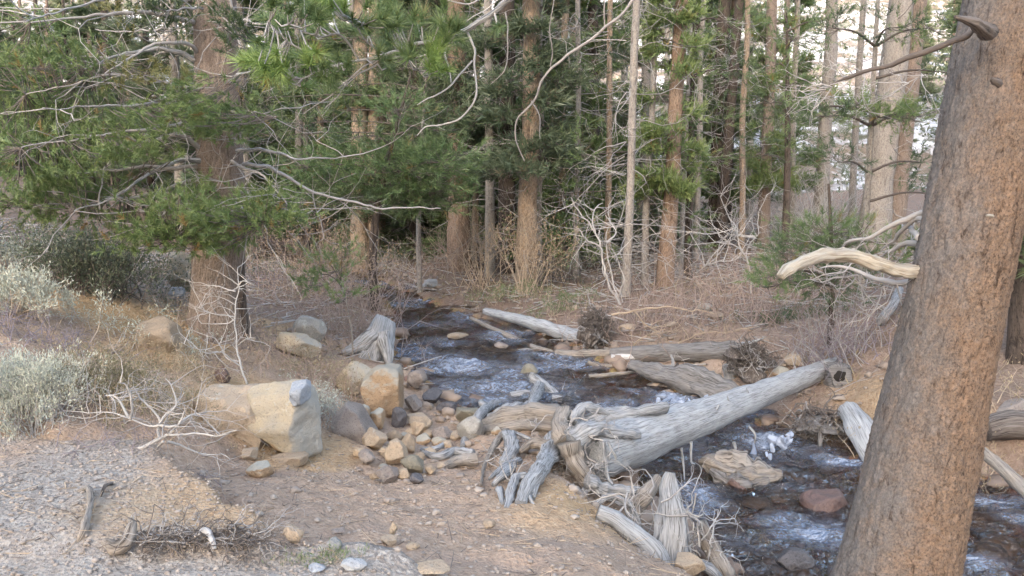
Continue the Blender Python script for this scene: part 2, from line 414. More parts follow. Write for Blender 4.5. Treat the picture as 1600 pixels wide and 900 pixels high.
stone('stone_purple', (.24, .2, .18), (.31, .265, .235), (.08, .065, .065), None, 0, .55, .4)
stone('stone_wet', (.085, .075, .078), (.12, .11, .115), (.035, .03, .03), None, 0, .25, .6)
stone('stone_olive', (.28, .25, .19), (.22, .2, .155), (.08, .075, .06), None, 0, .5, .4)
stone('stone_red', (.17, .1, .08), (.13, .085, .075), (.06, .035, .03), None, 0, .35, .5)
leafy('needle_mid', (.115, .17, .062), (.18, .245, .092), (.26, .3, .135), (.3, .18, .07))
leafy('needle_bright', (.14, .22, .06), (.21, .3, .09), (.28, .35, .13), (.32, .24, .06))
leafy('needle_deep', (.06, .09, .042), (.1, .135, .062), (.15, .18, .095), None)
leafy('needle_far', (.095, .125, .07), (.15, .175, .1), (.2, .22, .14), (.2, .15, .09))
leafy('needle_yellow', (.17, .17, .06), (.24, .22, .09), (.26, .24, .12), (.28, .2, .1))
leafy('sage', (.38, .39, .33), (.5, .51, .45), (.56, .57, .52), None, .15)
leafy('dry_blade', (.27, .2, .12), (.37, .29, .19), (.4, .33, .23), None, .2)
leafy('olive_leaf', (.13, .12, .065), (.2, .17, .1), (.25, .22, .14), None, .2)
leafy('juniper_leaf', (.075, .095, .065), (.12, .14, .1), (.17, .19, .14), None, .15)
leafy('moss_leaf', (.1, .14, .06), (.16, .2, .09), (.2, .24, .12), None, .2)
leafy('brown_leaf', (.24, .165, .115), (.32, .24, .17), (.36, .28, .2), None, .2)
plain('twig_grey', (.3, .275, .26), (.45, .42, .4))
plain('twig_white', (.37, .345, .325), (.52, .49, .465))
plain('twig_red', (.29, .21, .175), (.41, .32, .275))
plain('twig_purple', (.2, .165, .18), (.31, .265, .285))
plain('twig_dark', (.1, .08, .07), (.2, .17, .15))
plain('twig_tan', (.38, .29, .21), (.5, .4, .3))
plain('pebble', (.22, .18, .155), (.42, .36, .31), 9)
plain('ice', (.2, .235, .32), (.36, .4, .49), 30, .25)
plain('hole_shade', (.02, .017, .015), (.035, .03, .025))

def ground_material():
    k = NT('soil'); p = k.pos(); m = k.attr('zones', 'Color'); r, g, b = k.sep(m); w = k.attr('ochre', 'Fac')
    n1 = k.noise(p, 3.2, 6, .62); n2 = k.noise(p, 26, 5, .7); n3 = k.noise(p, 140, 3, .7); vo = k.vor(p, 55, 'F1', 'Color'); v0 = k.sep(vo)[0]
    sand = k.ramp(n2, [(.28, (.23, .16, .118)), (.5, (.41, .3, .222)), (.7, (.5, .385, .3))])
    sand = k.mix(k.ramp(n1, [(.42, 0), (.66, .7)]), sand, (.36, .27, .215))
    sand = k.mix(k.ramp(n3, [(.62, 0), (.75, .6)]), sand, (.55, .47, .38))
    sand = k.mix(k.ramp(n3, [(.3, .6), (.4, 0)]), sand, (.16, .11, .085))
    grav = k.mix(v0, (.25, .215, .19), (.45, .41, .37)); grav = k.mix(k.ramp(n1, [(.4, 0), (.7, .5)]), grav, (.36, .29, .235))
    grav = k.mix(k.ramp(n3, [(.34, .7), (.44, 0)]), grav, (.18, .165, .155))
    lit = k.ramp(n2, [(.25, (.085, .06, .048)), (.5, (.21, .155, .127)), (.72, (.33, .265, .22))])
    lit = k.mix(k.ramp(n1, [(.4, 0), (.62, .75)]), lit, k.mix(n2, (.2, .115, .08), (.32, .235, .18)))
    och = k.ramp(n2, [(.28, (.33, .2, .1)), (.55, (.5, .345, .195)), (.72, (.56, .42, .27))])
    bed = k.mix(k.ramp(k.noise(p, 4.5, 5, .7), [(.38, 0), (.6, 1)]), k.ramp(n2, [(.3, (.08, .05, .04)), (.58, (.34, .15, .09))]), k.ramp(n2, [(.35, (.07, .065, .04)), (.62, (.33, .25, .1))]))
    c = k.mix(r, sand, grav); c = k.mix(g, c, lit); c = k.mix(w, c, och); c = k.mix(b, c, bed)
    h = k.math('ADD', k.math('MULTIPLY', n2, .7), k.math('MULTIPLY', k.vor(p, 48), .5))
    h = k.math('ADD', h, k.math('MULTIPLY', n3, .25))
    rough = k.ramp(b, [(0, .93), (1, .5)])
    return k.finish(c, rough, k.bump(h, .025, 1), .2)
MAT['soil'] = ground_material()

def water_material():
    k = NT('stream_water'); p = k.pos(); q = k.scale(p, (1, 1.5, 1))
    n1 = k.noise(q, 4.5, 3, .55, 1.2); n2 = k.noise(q, 14, 3, .55, .8)
    nor = k.bump(k.math('ADD', n1, k.math('MULTIPLY', n2, .3)), .3, 1)
    gl = k.n('ShaderNodeBsdfGlossy'); gl.inputs[0].default_value = (.88, .93, 1, 1); gl.inputs['Roughness'].default_value = .09; k.set(gl.inputs['Normal'], nor)
    tr = k.n('ShaderNodeBsdfTransparent'); tr.inputs[0].default_value = (.8, .69, .58, 1)
    fr = k.n('ShaderNodeFresnel'); fr.inputs[0].default_value = 1.55; k.set(fr.inputs['Normal'], nor)
    m = k.n('ShaderNodeMixShader'); k.set(m.inputs[0], fr.outputs[0]); k.t.links.new(tr.outputs[0], m.inputs[1]); k.t.links.new(gl.outputs[0], m.inputs[2])
    foam_sheen = k.attr('foam', 'Fac'); st = k.noise(k.scale(p, (5, 11, 1)), 1, 7, .72, 1.8); fine = k.noise(k.scale(p, (30, 55, 1)), 1, 5, .7, 1)
    f2 = k.math('ADD', foam_sheen, k.math('ADD', k.math('MULTIPLY', k.math('SUBTRACT', st, .5), 2.2), k.math('MULTIPLY', k.math('SUBTRACT', fine, .5), 1.4)))
    ff = k.ramp(f2, [(.5, 0), (1.0, .9)]); ff = k.math('MAXIMUM', k.math('MULTIPLY', ff, k.ramp(foam_sheen, [(.02, 0), (.3, .85)])), k.ramp(foam_sheen, [(.05, .0), (.6, .24)]))  # faint bluish veil stands for reflected sky, beside the foam proper
    d = k.n('ShaderNodeBsdfPrincipled'); d.inputs['Base Color'].default_value = (.48, .55, .7, 1); d.inputs['Roughness'].default_value = .35; k.set(d.inputs['Normal'], nor)
    m2 = k.n('ShaderNodeMixShader'); k.set(m2.inputs[0], ff); k.t.links.new(m.outputs[0], m2.inputs[1]); k.t.links.new(d.outputs[0], m2.inputs[2])
    k.t.links.new(m2.outputs[0], k.out.inputs[0]); return k.m
MAT['water'] = water_material()

def hill_material():
    k = NT('scree'); p = k.pos(); q = k.scale(p, (.6, 1, 2.4)); n1 = k.noise(q, .16, 6, .65, .4); n2 = k.noise(p, 1.1, 5, .7); n3 = k.noise(p, .06, 3, .6)
    c = k.mix(k.ramp(n2, [(.35, 0), (.7, 1)]), (.13, .115, .11), (.27, .245, .225))
    snow = k.ramp(k.math('ADD', n1, k.math('MULTIPLY', n2, .35)), [(.62, 0), (.72, 1)])
    c = k.mix(k.ramp(n3, [(.45, 0), (.6, .6)]), c, (.24, .18, .13))
    c = k.mix(snow, c, (.55, .56, .6))
    c = k.mix(k.ramp(k.noise(p, .7, 5, .8), [(.5, 0), (.57, .85)]), c, (.085, .09, .055))
    return k.finish(c, .9, k.bump(n2, .3, 1), .2)
MAT['scree'] = hill_material()

# ------------------------------------------------------------------ the lie of the land
def z_water(Y): return -2.75 + .035 * (np.clip(Y, 2, 18) - 5)
_YS = np.array([0, 2., 3.5, 4.4, 5.0, 5.27, 5.7, 6.26, 6.75, 7.4, 8.05, 8.9, 9.6, 10.5, 11.5, 12.8, 13.8, 15, 16, 17.5, 20, 26])
_XL = np.array([5.5, 3.6, 2.7, 1.9, 1.4, 1.25, 1.2, 1.1, .95, .75, .35, -.5, -.9, -1.36, -1.8, -1.95, -2.15, -2.35, -2.7, -3.4, -4.6, -7.4])
_XR = np.array([9, 7.6, 6.6, 6.2, 6, 5.9, 5.6, 5.2, 4.7, 3.5, 3.15, 2.5, 2.1, 1.7, 1.0, .5, -.45, -1.3, -1.75, -2.6, -3.9, -6.7])
def stream_s(x, Y):
    return np.minimum(x - np.interp(Y, _YS, _XL), np.interp(Y, _YS, _XR) - x)
_ctl = []
for px, py, z in [(400, 895, -1.68), (600, 895, -1.7), (800, 895, -1.78), (700, 850, -1.85), (850, 860, -1.87), (800, 800, -1.98), (900, 800, -2.0), (880, 750, -2.1), (600, 780, -2.06), (480, 790, -1.93),
                  (420, 750, -1.98), (600, 752, -2.17), (700, 745, -2.2), (540, 700, -2.2), (640, 690, -2.5), (560, 640, -2.25), (640, 640, -2.52), (720, 690, -2.45), (800, 700, -2.3), (760, 740, -2.2), (830, 660, -2.3),
                  (400, 640, -1.92), (330, 620, -1.8), (330, 720, -1.95), (330, 790, -1.84), (380, 700, -2.0), (400, 830, -1.78), (500, 740, -2.1), (520, 600, -2.25), (560, 570, -2.3), (600, 545, -2.42),
                  (480, 540, -2.1), (420, 500, -1.95), (340, 520, -1.72), (270, 520, -1.6), (250, 470, -1.5), (180, 560, -1.52), (130, 480, -1.3), (60, 640, -1.5), (0, 640, -1.48), (200, 650, -1.62), (280, 660, -1.7),
                  (60, 520, -1.25), (0, 430, -1.1), (100, 430, -1.18), (0, 340, -.7), (420, 420, -2.1), (540, 470, -2.2), (600, 440, -2.2), (260, 430, -1.7), (280, 400, -1.9),
                  (760, 480, -2.2), (850, 470, -2.12), (930, 520, -2.25), (1000, 500, -2.15), (1060, 540, -2.3), (1150, 520, -2.1), (1200, 570, -2.25), (1350, 550, -2.0), (1380, 610, -2.05), (1300, 640, -2.4), (1250, 500, -2.0),
                  (1590, 560, -1.9), (1590, 640, -2.15), (1000, 430, -2.05), (1200, 400, -1.95), (1100, 380, -1.85), (700, 410, -2.05), (600, 400, -2.05), (1350, 420, -1.7), (1280, 350, -1.6), (800, 370, -1.9), (450, 380, -1.9), (1550, 450, -1.4),
                  (1000, 850, -2.5), (960, 800, -2.5), (1040, 890, -2.5), (920, 740, -2.35), (930, 850, -1.95), (985, 895, -1.9), (1080, 870, -2.68), (640, 430, -2.2), (560, 430, -2.15)]:
    _ctl.append(at_z(px, py, z))
_ctl += [(-22, 2, 0.2), (-22, 15, .5), (-20, 30, .2), (-8, 5, -1.1), (-8, 12, -.7), (0, 48, -1.5), (22, 48, -.6), (-22, 48, -.5), (22, 20, -.6), (22, 5, -1.3), (10, 4, -2.0), (7.5, 7, -1.9), (0, -12, -1.5), (-20, -12, -.8), (20, -12, -1.5), (0, .5, -1.63), (-2, .5, -1.62), (2.0, 1.5, -1.75), (1.6, 3.1, -2.1), (1.0, 3.2, -1.95), (2.4, 3.2, -2.25), (4, -2, -1.7)]
_C = np.array(_ctl)
def _phi(r2): return .5 * r2 * np.log(np.maximum(r2, 1e-12))
_n = len(_C); _K = _phi(((_C[:, None, :2] - _C[None, :, :2]) ** 2).sum(2)) + np.eye(_n) * .02
_Pm = np.hstack([np.ones((_n, 1)), _C[:, :2]])
_W = np.linalg.solve(np.block([[_K, _Pm], [_Pm.T, np.zeros((3, 3))]]), np.concatenate([_C[:, 2], np.zeros(3)]))
# the gravel shoulder: a flat terrace with a broken edge
_TE = np.array([(-.72, 3.28), (-1.0, 3.36), (-1.22, 3.6), (-1.5, 3.95), (-1.9, 4.3), (-2.2, 4.62), (-3.2, 4.72), (-12, 4.9)])
def terrace_d(x, Y):
    """positive on the terrace; distance in metres to its broken edge (beyond) and to the kerb of the lane (near side)"""
    best = np.full(np.shape(x), 9.); sgn = np.ones(np.shape(x))
    for a, b in zip(_TE[:-1], _TE[1:]):
        d = b - a; L2 = (d ** 2).sum(); t = np.clip(((x - a[0]) * d[0] + (Y - a[1]) * d[1]) / L2, 0, 1)
        qx, qy = x - (a[0] + t * d[0]), Y - (a[1] + t * d[1]); dist = np.hypot(qx, qy)
        s = np.sign(d[0] * qy - d[1] * qx); n = dist < best - 1e-9
        best = np.where(n, dist, best); sgn = np.where(n, s, sgn)
    return best * sgn
def H(x, Y, detail=True):
    x = np.atleast_1d(np.asarray(x, float)); Y = np.atleast_1d(np.asarray(Y, float)); xs, ys = np.clip(x, -22, 22), np.clip(Y, -12, 48)
    z = np.empty(len(x))
    for i in range(0, len(x), 40000):
        a, b = xs[i:i + 40000], ys[i:i + 40000]
        r2 = (a[:, None] - _C[None, :, 0]) ** 2 + (b[:, None] - _C[None, :, 1]) ** 2
        z[i:i + 40000] = _phi(r2) @ _W[:_n] + _W[_n] + _W[_n + 1] * a + _W[_n + 2] * b
    wob = .16 * fbm(xy0(x, Y, 2.3), 3, 5)
    s = stream_s(x, Y) + wob * .8; zw = z_water(Y)
    bank = np.maximum(z, zw + .04)
    wid = sstep(12, 16, Y) * 1.6 + np.where(x < .5 * (np.interp(Y, _YS, _XL) + np.interp(Y, _YS, _XR)), .45, .8)
    z = zw + .015 + (bank - zw - .015) * sstep(0, 1, -s / wid)
    z = np.where(s > 0, zw + .015 - .26 * sstep(0, .55, s), z)
    td = np.where(Y > 5.2, -1.0, terrace_d(x, Y)) + .05 * fbm(xy0(x, Y, 5), 3, 9)
    t = sstep(-.09, .02, td); zt = -1.555 + .012 * fbm(xy0(x, Y, 2), 2, 3)
    lane = sstep(3.4, 3.15, Y + .05 * fbm(xy0(x, Y, 4), 2, 21))
    zt = zt - .05 * lane
    z = z - .10 * 1.7 * np.exp(-((td + .13) / .11) ** 2) * (Y > 3.35) * (x < -.9)
    z = np.where(Y > 3.3, z + (zt - z) * t, z + (zt - z) * sstep(-.3, .1, -(x + .55)))
    if detail:
        inb = sstep(.05, .4, s)
        amp = .03 + .012 * sstep(5, 12, Y)
        z = z + amp * fbm(xy0(x, Y, 3.1), 4, 31) * (1 - .6 * t) + .006 * fbm(xy0(x, Y, 17), 3, 37) + .012 * (1 - t) * (fbm(xy0(x, Y, 9), 3, 41))
        f1, f2, _ = worley(xy0(x, Y, 5.5) + .0, 51)
        z = z + inb * .09 * np.clip(.75 - f1, 0, 1)
    return z
def G(px, py):
    """where the line of sight through a pixel meets the ground"""
    d = ray(px, py); t = np.concatenate([np.arange(1.5, 14, .01), np.arange(14, 60, .04)]) / d[1]
    P = t[:, None] * d; h = H(P[:, 0], P[:, 1], False); b = P[:, 2] < h
    k = int(np.argmax(b)) if b.any() else len(t) - 1
    return np.array([P[k, 0], P[k, 1], h[k]])
def ground_at(x, y): return float(H([x], [y])[0])

def spaced(lo, a, b, hi, step, n_out):
    core = np.arange(a, b + 1e-6, step); u = np.linspace(0, 1, n_out + 1)[1:]
    left = a - (a - lo) * (u ** 2.6)[::-1]; right = b + (hi - b) * (u ** 2.6)
    # keep the first outer steps no smaller than the core's
    return np.concatenate([left, core, right])
gx = spaced(-90, -4.5, 4.8, 90, .03, 90); gy = spaced(-70, 2.7, 10.5, 56, .03, 120)
X, Yg = np.meshgrid(gx, gy); nx, ny = len(gx), len(gy)
xr, yr = X.ravel(), Yg.ravel()
zr = H(xr, yr)
mb = MB(); ii = (np.arange(ny - 1)[:, None] * nx + np.arange(nx - 1)[None, :])
mb.add(np.stack([xr, yr, zr], 1), None, np.stack([ii, ii + 1, ii + nx + 1, ii + nx], 2).reshape(-1, 4))
ground = mb.build('ground', MAT['soil'], origin=(0, 0, 0)); tag(ground, kind='structure')
s_ = stream_s(xr, yr); td_ = np.where(yr > 5.2, -1., terrace_d(xr, yr)); wn = fbm(xy0(xr, yr, 1.4), 4, 61)
grav = np.where(yr > 3.3, sstep(-.02, .25, td_ + .25 * wn - .0), sstep(-.2, .3, -(xr + .15))) * (1 - .95 * sstep(.1, .6, (xr + 2.1) + .35 * wn) * sstep(3.35, 3.6, yr))
grav = np.where(s_ > -.5, np.maximum(grav, 0), grav)
lit = np.maximum(sstep(-.1, .8, s_ * 0 + (yr - 10.8) + .7 * xr * 0 + 1.2 * wn) * 1.0, sstep(2.2, 3.5, xr + .6 * wn) * sstep(5.5, 6.5, yr) * .75)
lit = np.maximum(lit, .45 * sstep(.1, .6, fbm(xy0(xr, yr, .9), 4, 71) + .25) * sstep(4.8, 6.0, yr) * (xr < -1.5))
wet = sstep(-.16, .06, s_ + .12 * wn)
och = np.clip(sstep(.15, -.1, np.abs(td_ + .12)) * (yr > 3.35) * .9, 0, 1)
och = np.maximum(och, .85 * sstep(.75, .2, np.hypot((xr - .42), (yr - 4.95) * .8) + .2 * wn))
for ox, oy, rr_, am in ((-2.4, 6.6, 1.0, .9), (-4.2, 8.4, 1.7, .9), (-3.2, 7.1, .9, .8), (-1.5, 3.8, .62, .55), (-1.75, 6.1, .6, .7), (-3.2, 10.7, .9, .7), (4.0, 7.9, 1.0, .55), (-3.0, 11.3, .8, .4)):
    och = np.maximum(och, am * sstep(rr_, rr_ * .35, np.hypot(xr - ox, yr - oy) + .35 * wn))
och = och * (1 - wet)
a1 = ground.data.attributes.new('zones', 'FLOAT_COLOR', 'POINT'); a1.data.foreach_set('color', np.stack([grav, lit * (1 - wet), wet, np.ones(len(xr))], 1).astype(np.float32).ravel())
a2 = ground.data.attributes.new('ochre', 'FLOAT', 'POINT'); a2.data.foreach_set('value', och.astype(np.float32))

# the stream's surface
def foam_at(x, Y):
    f = np.zeros(len(x))
    for px, py, w, h, a in FOAM:
        c = at_z(px, py, -2.6 if py > 560 else -2.5)
        c = at_w(px, py); d = at_w(px + w, py)[0] - c[0]; e = abs(at_w(px, py - h)[1] - c[1])
        f = np.maximum(f, a * np.exp(-(((x - c[0]) / (d * 1.25)) ** 2 + ((Y - c[1]) / max(e * 1.2, .12)) ** 2)))
    return f
def at_w(px, py):
    d = ray(px, py); m = -d[2] / d[1]; Y = 2.925 / (m + .035); return np.array([d[0] / d[1] * Y, Y, float(z_water(Y))])
FOAM = [(720, 573, 55, 9, 1), (690, 560, 40, 6, .7), (665, 507, 50, 5, .5), (700, 535, 40, 6, .5), (780, 522, 28, 8, .9), (835, 578, 35, 7, .8), (800, 585, 25, 10, .8), (790, 605, 70, 12, .85), (760, 625, 40, 10, .85), (850, 612, 50, 10, .75), (660, 640, 40, 8, .3),
        (960, 640, 60, 14, .7), (1050, 625, 30, 12, 1), (1060, 655, 45, 12, .9), (990, 665, 50, 10, .5), (1200, 690, 50, 16, 1), (1170, 720, 30, 12, .8), (1090, 775, 30, 22, 1), (1075, 800, 25, 18, .8), (1270, 832, 50, 16, 1), (1225, 815, 45, 10, .6), (1320, 722, 35, 9, .95), (1290, 715, 35, 7, .6), (1565, 785, 45, 10, .95), (1530, 880, 30, 14, .9), (1590, 810, 30, 10, .6), (1190, 655, 40, 12, .5), (620, 575, 20, 6, .5), (730, 600, 60, 8, .6), (640, 475, 25, 5, .35), (1240, 760, 40, 10, .35), (1160, 850, 40, 14, .35)]
wx, wy = np.arange(-6, 7.4, .035), np.concatenate([np.arange(2.5, 12, .035), np.arange(12, 20, .08)])
WX, WY = np.meshgrid(wx, wy); a, b = WX.ravel(), WY.ravel(); ws = stream_s(a, b)
foam_sheen = foam_at(a, b); foam_sheen = np.maximum(foam_sheen, (.44 + .2 * sstep(8, 9.5, b) - .32 * sstep(7.8, 6.8, b)) * sstep(-.1, .6, fbm(np.stack([a * 1.2 + b * .5, b * 2.2, 0 * a], 1), 3, 83))); q = np.stack([a * 1.0 + b * .4, b * 1.5, np.zeros(len(a))], 1)  # besides foam, a broad low level puts bluish sky reflection into the colour
wz = z_water(b) + (.034 + .012 * sstep(8, 10, b)) * fbm(q * 3.2, 4, 81, .6) + .05 * foam_sheen * fbm(q * 5.0 + 3, 3, 85) + .022 * foam_sheen
mb = MB(); nw = len(wx); ii = (np.arange(len(wy) - 1)[:, None] * nw + np.arange(nw - 1)[None, :]); Qw = np.stack([ii, ii + 1, ii + nw + 1, ii + nw], 2).reshape(-1, 4)
keep = (ws[Qw].max(1) > -.5); Qw = Qw[keep]; used = np.unique(Qw); rem = np.full(len(a), -1); rem[used] = np.arange(len(used))
mb.add(np.stack([a, b, wz], 1)[used], None, rem[Qw])
water = mb.build('stream_water', MAT['water'], origin=(0, 0, 0)); tag(water, kind='structure')
a3 = water.data.attributes.new('foam', 'FLOAT', 'POINT'); a3.data.foreach_set('value', foam_sheen[used].astype(np.float32))

# the mountainside beyond the forest and an unseen ridge added behind the camera to keep sun off the valley
def relief(name, xs, ys, f, mat):
    Xh, Yh = np.meshgrid(xs, ys); mb = MB(); n = len(xs); ii = (np.arange(len(ys) - 1)[:, None] * n + np.arange(n - 1)[None, :])
    mb.add(np.stack([Xh.ravel(), Yh.ravel(), f(Xh.ravel(), Yh.ravel())], 1), None, np.stack([ii, ii + 1, ii + n + 1, ii + n], 2).reshape(-1, 4))
    o = mb.build(name, mat, origin=(0, 0, 0)); tag(o, kind='structure'); return o
relief('hillside', np.linspace(-260, 260, 261), np.concatenate([np.arange(44, 110, .6), np.arange(110, 420, 5)]),
       lambda x, y: np.minimum(-3.6 + .44 * (y - 44), 30 + .30 * (y - 110)) + 1.6 * fbm(xy0(x, y, .06), 5, 91) * sstep(44, 60, y) + .35 * fbm(xy0(x, y, .5), 3, 93), MAT['scree'])
relief('shade_ridge', np.linspace(-600, 600, 81), np.linspace(-520, -60, 47),
       lambda x, y: -3 + 119 * np.exp(-((y + 330) / 130) ** 2) + 7 * fbm(xy0(x, y, .012), 4, 97), MAT['scree'])

# ------------------------------------------------------------------ conifers
def trunk_mesh(pts, radii, seg, n, seed, rough=.05, flute=.04):
    mb = MB(); tube(mb, pts, radii, seg, n, rough, flute, seed); return mb
def stuff(o): o['kind'] = 'stuff'; return o
def dead_branches(mb, base, h0, h1, n, L, g, r0=.012, lean=(0, 0), rt=.1):
    z = h0 + (h1 - h0) * g.random(n); a = g.random(n) * 6.283
    P = np.stack([lean[0] * z + np.cos(a) * rt * .7, lean[1] * z + np.sin(a) * rt * .7, z], 1) + base
    D = np.stack([np.cos(a), np.sin(a), g.normal(-.05, .25, n)], 1)
    branching(mb, P, D, L * (.5 + g.random(n)), r0, gens=3, kids=2, steps=3, curl=.2, droop=.05, spread=.55, g=g, shrink=.6)
def crown(mbN, mbT, base, h0, h1, rmax, nbr, per, nn, nl, w, g, lean=(0, 0), power=.8, az=None, flat=.12, droop=.25, shoot=.8):
    """live boughs: each a drooping axis with side twigs that carry needle tufts"""
    for i in range(nbr):
        z = h0 + (h1 - h0) * g.random() ** 1.6; a = g.random() * 6.283 if az is None else az + g.normal() * .6
        L = rmax * (.55 + .5 * g.random()) * max(.12, 1 - (z - h0) / max(h1 - h0, .1) * .85) ** power
        d = np.array([math.cos(a), math.sin(a), 0]); s = np.array([-d[1], d[0], 0])
        t = np.linspace(0, 1, 6); ax = np.array(base) + np.array([lean[0] * z, lean[1] * z, z]) + d * (t * L)[:, None]
        ax[:, 2] += -droop * L * t ** 1.5 + .22 * L * np.maximum(0, t - .6) + g.normal(0, .02, 6)
        sticks(mbT, ax[:-1], ax[1:], .016 * (1 - t[:-1] * .75), .016 * (1 - t[1:] * .75))
        tt = .28 + .72 * g.random(per) ** .8; side = g.normal(0, .26, per) * L * (1.15 - tt * .6)
        root = np.stack([np.interp(tt - .1, t, ax[:, c]) for c in range(3)], 1)
        P = np.stack([np.interp(tt, t, ax[:, c]) for c in range(3)], 1) + s * side[:, None]; P[:, 2] += g.normal(0, flat, per) * L * .5
        sticks(mbT, root, P, .006, .004)
        D = d * .8 + s * np.sign(side)[:, None] * (np.abs(side) / max(L, .1) * 2.2)[:, None] + np.array([0, 0, .35]) + g.normal(0, .25, (per, 3))
        tufts(mbN, P, D, nn, nl * (.75 + .5 * g.random(per)), w, shoot=shoot, g=g)

# --- crowns and dead boughs shared by the trees of the forest
CROWNS = []; DEADS = []
for v in range(6):
    g = np.random.default_rng(300 + v); n, t = MB(), MB()
    h0, h1 = [(1.3, 9), (2.4, 9), (.5, 7.5), (3.2, 10), (1.8, 8.5), (.9, 9)][v]
    crown(n, t, (0, 0, 0), h0, h1, [1.5, 1.3, 1.6, 1.4, 1.1, 1.7][v], [75, 60, 80, 60, 60, 80][v], 30, 12, .18, .026, g, droop=.28, shoot=1.4)
    CROWNS.append((n.mesh('foliage', MAT['needle_far'], smooth=False), t.mesh('twigs', MAT['twig_dark'])))
    m = MB(); dead_branches(m, np.zeros(3), .5, 5.8, 46, .55, g, .011); DEADS.append(m.mesh('dead_branch', MAT['twig_grey']))
def link(name, me, parent, loc=(0, 0, 0), rz=0, sc=(1, 1, 1), mat=None, kind='stuff'):
    o = bpy.data.objects.new(name, me); COL.objects.link(o); o.parent = parent; o.location = loc; o.rotation_euler = (0, 0, rz); o.scale = sc
    if mat: o.material_slots[0].link = 'OBJECT'; o.material_slots[0].material = mat
    if kind: o['kind'] = kind
    return o
def forest_tree(base, top_dx, width, h, barkm, label, crownv=None, deadv=None, seed=0, needle='needle_far', group='pines of the forest across the stream', name='pine_tree', twin=None, csc=1.0, cz=0.0, dsc=1.0):
    root = empty(name, base); tag(root, label, 'tree', group); g = np.random.default_rng(seed)
    n = 7; zz = np.linspace(-.25, h, n); pts = np.stack([top_dx[0] * zz / h + g.normal(0, .02, n) * (zz > 0), top_dx[1] * zz / h + g.normal(0, .02, n), zz], 1)
    rr = [width * 1.35, width * 1.02, width * .97, width * .9, width * .8, width * .66, width * .5]
    mb = MB(); tube(mb, pts + base, np.array(rr) / 2, 14, 60, .06, .05, seed); mb.build('trunk', MAT[barkm], root)
    if twin:
        mb = MB(); off = np.array([twin[0], twin[1], 0]); tube(mb, pts + base + off, np.array(rr) / 2 * twin[2], 12, 50, .06, .05, seed + 3); mb.build('trunk', MAT[twin[3]], root)
    sl_ = (top_dx[0] / h, top_dx[1] / h)
    if deadv is not None: link('dead_branch', DEADS[deadv], root, (0, 0, 0), g.random() * 6.28, (dsc, dsc, 1))
    if crownv is not None:
        rz = g.random() * 6.28
        link('foliage', CROWNS[crownv][0], root, (0, 0, cz), rz, (csc, csc, 1), MAT[needle]); link('twigs', CROWNS[crownv][1], root, (0, 0, cz), rz, (csc, csc, 1))
    return root

